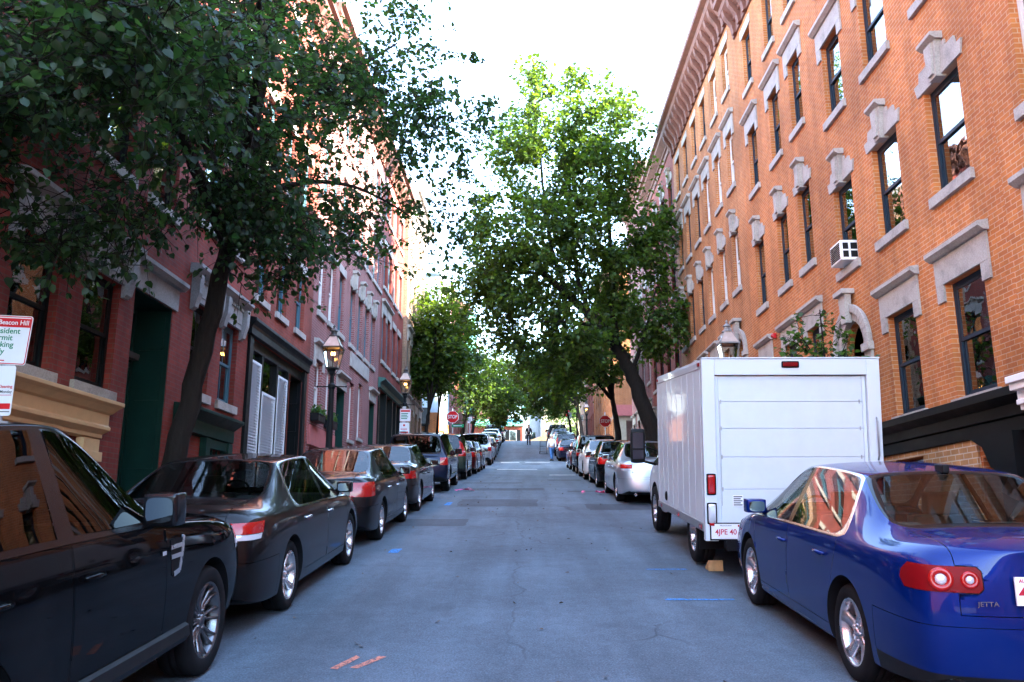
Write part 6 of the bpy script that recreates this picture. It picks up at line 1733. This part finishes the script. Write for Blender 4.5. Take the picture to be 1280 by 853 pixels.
def pole(parent, h, x=0, y=0, r=.028):
    m = MB(); m.tube([(x, y, -.3), (x, y, h)], r, 8); return m.build('pole', M_GALV, parent, smooth=True)
def rounded(w, h, r, n=5):
    p = []
    for (cx, cy, a0) in ((w/2 - r, h/2 - r, 0), (-w/2 + r, h/2 - r, 90), (-w/2 + r, -h/2 + r, 180), (w/2 - r, -h/2 + r, 270)):
        for i in range(n + 1): a = R(a0 + 90*i/n); p.append((cx + r*math.cos(a), cy + r*math.sin(a)))
    return p
def plate(parent, w, h, x, z, y=-.035, mat=M_SIGNWHITE, border=None, nm='sign_plate', rot=0.0):
    m = MB(); m.prism(rounded(w, h, .025), 'y', -.002, .002); o = m.build(nm, mat, parent); o.location = (x, y, z); o.rotation_euler = (0, rot, 0)
    if border:
        a, b = rounded(w - .012, h - .012, .02), rounded(w - .03, h - .03, .014); m = MB(); n = len(a)
        for i in range(n): m.quad((a[i][0], -.0028, a[i][1]), (a[(i+1) % n][0], -.0028, a[(i+1) % n][1]), (b[(i+1) % n][0], -.0028, b[(i+1) % n][1]), (b[i][0], -.0028, b[i][1]))
        m.build('border', border, o)
    return o
sp = thing('parking_sign', 'resident permit parking sign over a street cleaning sign by the black vehicle', 'parking sign', (-4.76, 7.5, gz(7.5) + .13))
zb = gz(7.5) + .13; pole(sp, 2.62)
a = plate(sp, .40, .46, .01, 3.365 - zb, border=M_SIGNRED, rot=R(3))
m = MB(); m.box(-.185, .185, -.0042, -.0030, .122, .205); m.build('header', M_SIGNRED, a)
text('lettering', 'Beacon Hill', .062, a, (.172, -.0055, .163), (R(90), 0, 0), M_SIGNWHITE, .0005, .012, 'RIGHT', 1.0)
for i, (t_, xr) in enumerate((('Resident', .135), ('Permit', .06), ('Parking', .075), ('Only', -.015))): text('lettering', t_, .072, a, (-.168, -.0045, .083 - i*.064), (R(90), 0, 0), M_SIGNGREEN, .0005, .014, 'LEFT', 1.07)
m = MB(); m.box(-.10, .0, -.0040, -.003, -.198, -.188); m.build('arrow', M_SIGNRED, a)
c = plate(sp, .30, .46, -.03, 2.895 - zb)
text('lettering', 'Street Cleaning', .040, c, (.138, -.0045, .035), (R(90), 0, 0), M_SIGNRED, .0005, .014, 'RIGHT', .95)
text('lettering', 'Monday', .036, c, (.138, -.0045, -.012), (R(90), 0, 0), M_SIGNBLACK, .0005, .01, 'RIGHT', .95)
m = MB(); m.box(-.13, .138, -.0040, -.003, -.045, -.040); m.box(-.13, .138, -.0040, -.003, -.17, -.118); m.build('red_bar', M_SIGNRED, c)
m = MB(); m.box(-.13, .138, -.0040, -.003, -.198, -.190); m.build('small_print', M_SIGNBLACK, c)
sp = thing('parking_sign', 'pair of small white parking signs with green and red print on the lit lamp post', 'parking sign', (-4.42, 30.5, gz(30.5) + .13)); zb = gz(30.5) + .13
m = MB(); m.box(-.06, .06, -.06, -.03, 1.0, 2.55); m.build('bracket', M_GALV, sp)
a = plate(sp, .40, .46, .05, 5.62 - zb, -.085, border=M_SIGNRED); m = MB(); m.box(-.17, .17, -.004, -.003, .12, .19); m.build('header', M_SIGNRED, a)
m = MB()
for i in range(4): m.box(-.15, .10 - .03*(i % 2), -.004, -.003, .045 - i*.06, .075 - i*.06)
m.build('green_print', M_SIGNGREEN, a)
a = plate(sp, .36, .46, .03, 5.12 - zb, -.085); m = MB(); m.box(-.05, .02, -.004, -.003, .10, .17); m.box(-.14, .14, -.004, -.003, -.15, -.09); m.box(-.14, .10, -.004, -.003, -.02, .01); m.build('red_print', M_SIGNRED, a)
for (lab, x, y, h) in (('white parking sign on a pole by the pale lantern on the left', -4.4, 66.5, 2.5), ('lilac white parking sign on a pole on the far right pavement', 4.45, 67, 2.6), ('second white sign pole further up the right pavement', 4.45, 84, 2.6)):
    s_ = thing('parking_sign', lab, 'parking sign', (x, y, gz(y) + .13)); pole(s_, h + .2); a = plate(s_, .40, .52, 0, h - .1, border=M_SIGNRED)
    m = MB()
    for i in range(3): m.box(-.13, .12, -.004, -.003, .06 - i*.09, .10 - i*.09)
    m.build('green_print', M_SIGNGREEN, a)
def stop(label, x, y, zc_, d, street=False):
    zb = gz(y) + .13; s_ = thing('stop_sign', label, 'stop sign', (x, y, zb)); pole(s_, zc_ - zb + .5)
    oc = [(d/2/math.cos(R(22.5))*math.cos(R(22.5 + 45*i)), d/2/math.cos(R(22.5))*math.sin(R(22.5 + 45*i))) for i in range(8)]
    m = MB(); m.prism(oc, 'y', -.002, .002); o = m.build('sign_plate', M_SIGNWHITE, s_); o.location = (0, -.04, zc_ - zb)
    m = MB(); m.prism([(p*.94, q*.94) for p, q in oc], 'y', -.0035, -.0022); m.build('red_face', M_SIGNRED, o)
    text('lettering', 'STOP', d*.40, o, (0, -.0055, -.003), (R(90), 0, 0), M_SIGNWHITE, .0008, .022, sx=.82)
    return s_, zb
s_, zb = stop('red stop sign on a pole at the left side street corner', -4.36, 50.2, 8.06, .72)
stop('red stop sign on the right kerb in front of the forked tree', 4.36, 45.8, 7.25, .62)
t_ = thing('street_name_sign', 'green street name sign below the left stop sign', 'street sign', (-4.14, 50.15, zb))
m = MB(); m.box(-.36, .36, -.003, .003, -.09, .09); m.box(-.26, .24, -.004, -.003, -.02, .02, 1); o = m.build('sign_plate', [M_SIGNGREEN, M_SIGNWHITE], t_); o.location = (.10, -.05, 7.52 - zb)
m = MB(); m.tube([(-.22, .04, 7.52 - zb), (.2, -.045, 7.52 - zb)], .012, 6); m.build('bracket', M_GALV, t_)
s_, zb = stop('small distant stop sign far up on the right pavement', 4.4, 88.5, 13.3, .75)

ac = thing('air_conditioner', 'white window air conditioner in the second floor keystone window', 'air conditioner', (FR, 14.7, 6.33))
m = MB(); m.box(-.24, .12, -.26, .26, .01, .38); bo = m.build('casing', M_WHITE, ac, bevel=.012)
m = MB()
for i in range(9): m.box(-.252, -.241, -.22, .22, .05 + i*.034, .064 + i*.034)
m.build('front_grille', M_PLASTIC, ac)
m = MB()
for q in (-1, 1):
    for i in range(2): m.box(-.20, -.10, q*.2615 - .001, q*.2615 + .001, .06 + i*.15, .18 + i*.15); m.box(-.06, .06, q*.2615 - .001, q*.2615 + .001, .06 + i*.15, .18 + i*.15)
m.build('side_vent', M_PLASTIC, ac)
al = thing('alarm_light', 'small red alarm light on the orange brick wall above the truck', 'alarm light', (FR - .06, 19.35, 6.05))
m = MB(); m.box(-.02, .058, -.055, .055, -.06, .06); m.build('box', M_SIGNRED, al, bevel=.01)
m = MB(); m.lathe([(.045, 0), (.04, .03), (0, .05)], 12, Matrix.Translation((-.02, 0, 0)) @ Matrix.Rotation(R(-90), 4, 'Y')); m.build('lens', M_RED, al, smooth=True)
for (lab, yc, w) in (('black window box with yellow green plants, nearer the camera', 22.05, .74), ('black window box with green plants under the second window, behind the lamp post', 23.55, .70)):
    fb = thing('window_box', lab, 'window box', (FL + .12, yc, 4.36), group='window boxes'); m = MB(); m.box(-.11, .11, -w/2, w/2, 0, .20); m.box(-.12, .12, -w/2 - .01, w/2 + .01, .17, .205); m.build('trough', M_PLASTIC, fb, bevel=.006)
    n = 260; C = np.stack([rng.uniform(-.12, .12, n), rng.uniform(-w/2, w/2, n), .2 + np.abs(rng.normal(size=n))*.09], 1)
    me = leaf_mesh('foliage', C, rng.normal(size=(n, 3)) + [0, 0, .6], rng.normal(size=(n, 3)) + [0, 0, .8], .05 + .04*rng.random(n), 'heart'); link_mesh('foliage', me, LEAF_C, fb)
def litter(lab, x, y):
    n = 7; vs = []; fs = []
    for i in range(n):
        a = rng.uniform(-.28, .28); c_ = rng.uniform(-.10, .10); s = rng.uniform(.06, .13); z = rng.uniform(.01, .06); t = rng.uniform(0, 3)
        k = len(vs); vs += [(a + s*math.cos(t + q*1.57), c_ + s*math.sin(t + q*1.57), z + rng.uniform(-.01, .05)) for q in range(4)]; fs.append((k, k+1, k+2, k+3))
    m = MB(); m.add(vs, fs); o = m.build('litter', plain('pink_paper', (0.75, 0.10, 0.25), .7)); o.location = (x, y, gz(y) + .008); tag(o, lab, 'litter')
litter('crumpled pink paper lying on the road by the left row', -1.80, 24.6); litter('crumpled pink paper lying on the road by the silver saloon', 1.85, 23.3)
n = 150; yy = rng.uniform(5, 34, n)**1.0; side = rng.random(n); xx = np.where(side < .62, rng.uniform(-2.9, -1.0, n), rng.uniform(-1, 2.6, n))
C = np.array([(x, y, gz(y) + .014) for x, y in zip(xx, yy)])
me = leaf_mesh('fallen_leaves', C, np.tile([0, 0, 1.0], (n, 1)) + rng.normal(size=(n, 3))*.25, rng.normal(size=(n, 3))*[1, 1, .1], .025 + .035*rng.random(n), 'heart')
o = link_mesh('fallen_leaves', me, plain('dry_leaf', (0.10, 0.06, 0.03), .8, var=.5)); o['kind'] = 'stuff'

# ------------------------------------------------------------------ people
M_SKIN = plain('skin', (0.50, 0.31, 0.23), .55); M_SUIT = plain('dark_suit', (0.012, 0.014, 0.02), .85); M_SHIRT = plain('white_shirt', (0.78, 0.78, 0.80), .85, var=.04); M_JEANS = plain('blue_jeans', (0.05, 0.14, 0.33), .85, var=.25); M_HAIR = plain('brown_hair', (0.05, 0.03, 0.02), .6); M_PALEHAIR = plain('pale_cap', (0.70, 0.66, 0.58), .8); M_SHOE = plain('shoe_leather', (0.02, 0.02, 0.02), .5)
def skin(name, verts, edges, rads, mat, parent, root=0):
    me = bpy.data.meshes.new(name); me.from_pydata(verts, edges, []); o = bpy.data.objects.new(name, me); COL.objects.link(o); o.parent = parent
    md = o.modifiers.new('skin', 'SKIN'); md.use_smooth_shade = True
    for i, r_ in enumerate(rads):
        sv = me.skin_vertices[0].data[i]; sv.radius = (r_, r_) if not isinstance(r_, tuple) else r_; sv.use_root = (i == root)
    ss = o.modifiers.new('s', 'SUBSURF'); ss.levels = 2; ss.render_levels = 2; me.materials.append(mat); return o
def person(label, x, y, yaw, top, legs, hairmat, stride=.22, longcoat=False):
    r = thing('person', label, 'person', (x, y, gz(y)), (0, 0, yaw))
    V, E, Q = [], [], []
    def add(p, rad, par=None): V.append(p); Q.append(rad); (E.append((par, len(V) - 1)) if par is not None else None); return len(V) - 1
    pel = add((0, 0, .96), (.15, .11)); sp_ = add((0, .0, 1.16), (.14, .10), pel); ch = add((0, .01, 1.36), (.17, .11), sp_); nk = add((0, .02, 1.50), .058, ch); h0 = add((0, .045, 1.58), .075, nk); h1 = add((0, .04, 1.67), .092, h0); add((0, .035, 1.735), .06, h1); add((0, .14, 1.615), .02, h0)
    arms = []
    for s, sw in ((-1, .14), (1, -.14)):
        sh = add((s*.19, .0, 1.42), .062, ch); el = add((s*.25, sw*.45 - .02, 1.14), .046, sh); wr = add((s*.25, sw + .06, .90), .032, el); pa = add((s*.25, sw + .09, .83), (.022, .036), wr); arms.append((s, sw, sh, el, wr))
        for k in range(4): f1 = add((s*.25, sw + .065 + k*.018, .775), .009, pa); add((s*.243, sw + .075 + k*.018, .735 + abs(k - 1.5)*.006), .008, f1)
        t1 = add((s*.235, sw + .13, .81), .010, pa); add((s*.232, sw + .15, .775), .009, t1)
        hp = add((s*.095, 0, .90), .085, pel); kn = add((s*.10, -sw*.9 + .06, .50), .058, hp); an = add((s*.10, -sw*1.55 - .02, .09), .040, kn); add((s*.105, -sw*1.55 + .14, .04), .038, an)
    skin('body', V, E, Q, M_SKIN, r)
    V, E, Q = [], [], []
    p0 = add((0, 0, .86 if longcoat else .93), (.185, .15)); p1 = add((0, 0, 1.15), (.165, .125), p0); p2 = add((0, .01, 1.37), (.19, .13), p1); add((0, .02, 1.47), .085, p2)
    for s, sw in ((-1, .14), (1, -.14)):
        a = add((s*.195, 0, 1.42), .078, p2); b_ = add((s*.25, sw*.45 - .02, 1.14), .060, a); add((s*.25, sw + .05, .91), .046, b_)
    skin('jacket' if longcoat else 'sweatshirt', V, E, Q, top, r)
    V, E, Q = [], [], []
    p0 = add((0, 0, .98), (.16, .12))
    for s, sw in ((-1, .14), (1, -.14)):
        a = add((s*.095, 0, .88), .098, p0); b_ = add((s*.10, -sw*.9 + .06, .50), .074, a); add((s*.10, -sw*1.55 - .02, .10), .058, b_)
    skin('trousers', V, E, Q, legs, r)
    m = rbox(-.085, .085, -.06, .09, 1.655, 1.775, .4); m.build('hair', hairmat, r, smooth=True)
    for s, sw in ((-1, .14), (1, -.14)):
        m = rbox(s*.105 - .05, s*.105 + .05, -sw*1.55 - .08, -sw*1.55 + .19, 0, .095, .35); m.build('shoe', M_SHOE, r, smooth=True)
    m = MB()
    for s in (-1, 1): m.lathe([(0, .008), (.010, .004), (.012, 0)], 8, Matrix.Translation((s*.034, .122, 1.655)) @ Matrix.Rotation(R(-90), 4, 'X'))
    m.build('eyes', M_SIGNBLACK, r)
    if longcoat: m = MB(); m.prism([(-.05, 1.46), (.05, 1.46), (.02, 1.12), (-.02, 1.12)], 'y', .13, .15); m.build('shirt_front', M_SHIRT, r)
    return r
person('man in a dark suit walking down the middle of the road with a bag', .30, 73.8, math.pi, M_SUIT, M_SUIT, M_HAIR, longcoat=True)
person('person in a white top and blue jeans crossing by the dark blue saloon', 1.80, 57.4, R(15), M_SHIRT, M_JEANS, M_PALEHAIR)
bg_ = thing('bag', 'dark shoulder bag carried by the man in the suit', 'bag', (-.02 + .07, 73.65, gz(73.7) + .55)); m = rbox(-.06, .06, -.17, .17, 0, .27, .25); m.build('bag_body', M_SUIT, bg_, smooth=True); m = MB(); m.tube([(0, -.10, .26), (0, -.06, .33), (0, .06, .33), (0, .10, .26)], .012, 6); m.build('handle', M_SUIT, bg_)
ct = thing('hand_cart', 'small empty hand cart standing in the road ahead of the person in white', 'cart', (1.38, 65.0, gz(65))); ct.rotation_euler = (math.atan(slope(65)), 0, 0)
m = MB()
for s in (-1, 1): m.tube([(s*.25, -.3, .16), (s*.25, .35, .16)], .016, 6); m.tube([(s*.25, -.3, .16), (s*.25, -.42, 1.0)], .016, 6)
m.tube([(-.25, -.42, 1.0), (.25, -.42, 1.0)], .018, 6); m.box(-.27, .27, -.3, .35, .17, .19); m.tube([(-.25, -.36, .6), (.25, -.36, .6)], .012, 6); m.build('frame', M_IRON, ct)
for s in (-1, 1):
    for y in (-.25, .3): m = MB(); m.lathe([(0, -.02), (.07, -.02), (.08, 0), (.07, .02), (0, .02)], 14, Matrix.Translation((s*.27, y, .08)) @ Matrix.Rotation(R(90), 4, 'Y')); m.build('wheel', M_TYRE, ct, smooth=True)

# ------------------------------------------------------------------ camera, sky, sun
F_, CX_, CY_, VX_, VY_ = 1050.0, 640.0, 426.5, 657.0, 657.0
pit = math.atan((VY_ - CY_)/math.hypot(F_, VX_ - CX_)); yaw = math.atan2(VX_ - CX_, F_*math.cos(pit) + (VY_ - CY_)*math.sin(pit))
fwd = Vector((-math.sin(yaw)*math.cos(pit), math.cos(yaw)*math.cos(pit), math.sin(pit)))
cam = bpy.data.cameras.new('camera'); co = bpy.data.objects.new('camera', cam); COL.objects.link(co)
co.location = (0, 0, 1.70); co.rotation_euler = fwd.to_track_quat('-Z', 'Y').to_euler()
cam.sensor_fit = 'HORIZONTAL'; cam.sensor_width = 36; cam.lens = 36*F_/1280; cam.clip_start = .05; cam.clip_end = 1500
scene.camera = co
EL, AZ = 29.0, 12.0                                        # sun: to the right, a little behind the camera
sd = Vector((math.cos(R(EL))*math.cos(R(AZ)), -math.cos(R(EL))*math.sin(R(AZ)), math.sin(R(EL))))
sl = bpy.data.lights.new('sun', 'SUN'); sl.energy = 4.0; sl.angle = R(.5); sl.color = (1.0, .88, .70)
so = bpy.data.objects.new('sun', sl); COL.objects.link(so); so.rotation_euler = sd.to_track_quat('Z', 'Y').to_euler(); so.location = (60, -12, 60)
wd_ = bpy.data.worlds.new('World'); scene.world = wd_; wd_.use_nodes = True
nt = wd_.node_tree; bgn = nt.nodes['Background']
sk = nt.nodes.new('ShaderNodeTexSky'); sk.sky_type = 'NISHITA'; sk.sun_disc = False; sk.sun_elevation = R(EL); sk.sun_rotation = R(90 + AZ); sk.air_density = 1.0; sk.dust_density = 0.3; sk.ozone_density = 0.6
nt.links.new(sk.outputs[0], bgn.inputs[0]); bgn.inputs[1].default_value = .15
scene.render.engine = 'CYCLES'
scene.cycles.max_bounces = 10; scene.cycles.diffuse_bounces = 5; scene.cycles.glossy_bounces = 4; scene.cycles.transmission_bounces = 6; scene.cycles.transparent_max_bounces = 16
scene.cycles.sample_clamp_indirect = 8.0; scene.cycles.use_denoising = True; scene.cycles.caustics_refractive = False
scene.view_settings.view_transform = 'Standard'; scene.view_settings.look = 'None'; scene.view_settings.exposure = 4.25; scene.view_settings.gamma = 1.0
for m_ in list(bpy.data.materials):
    if m_.name.startswith('region_') and m_.users == 0: bpy.data.materials.remove(m_)
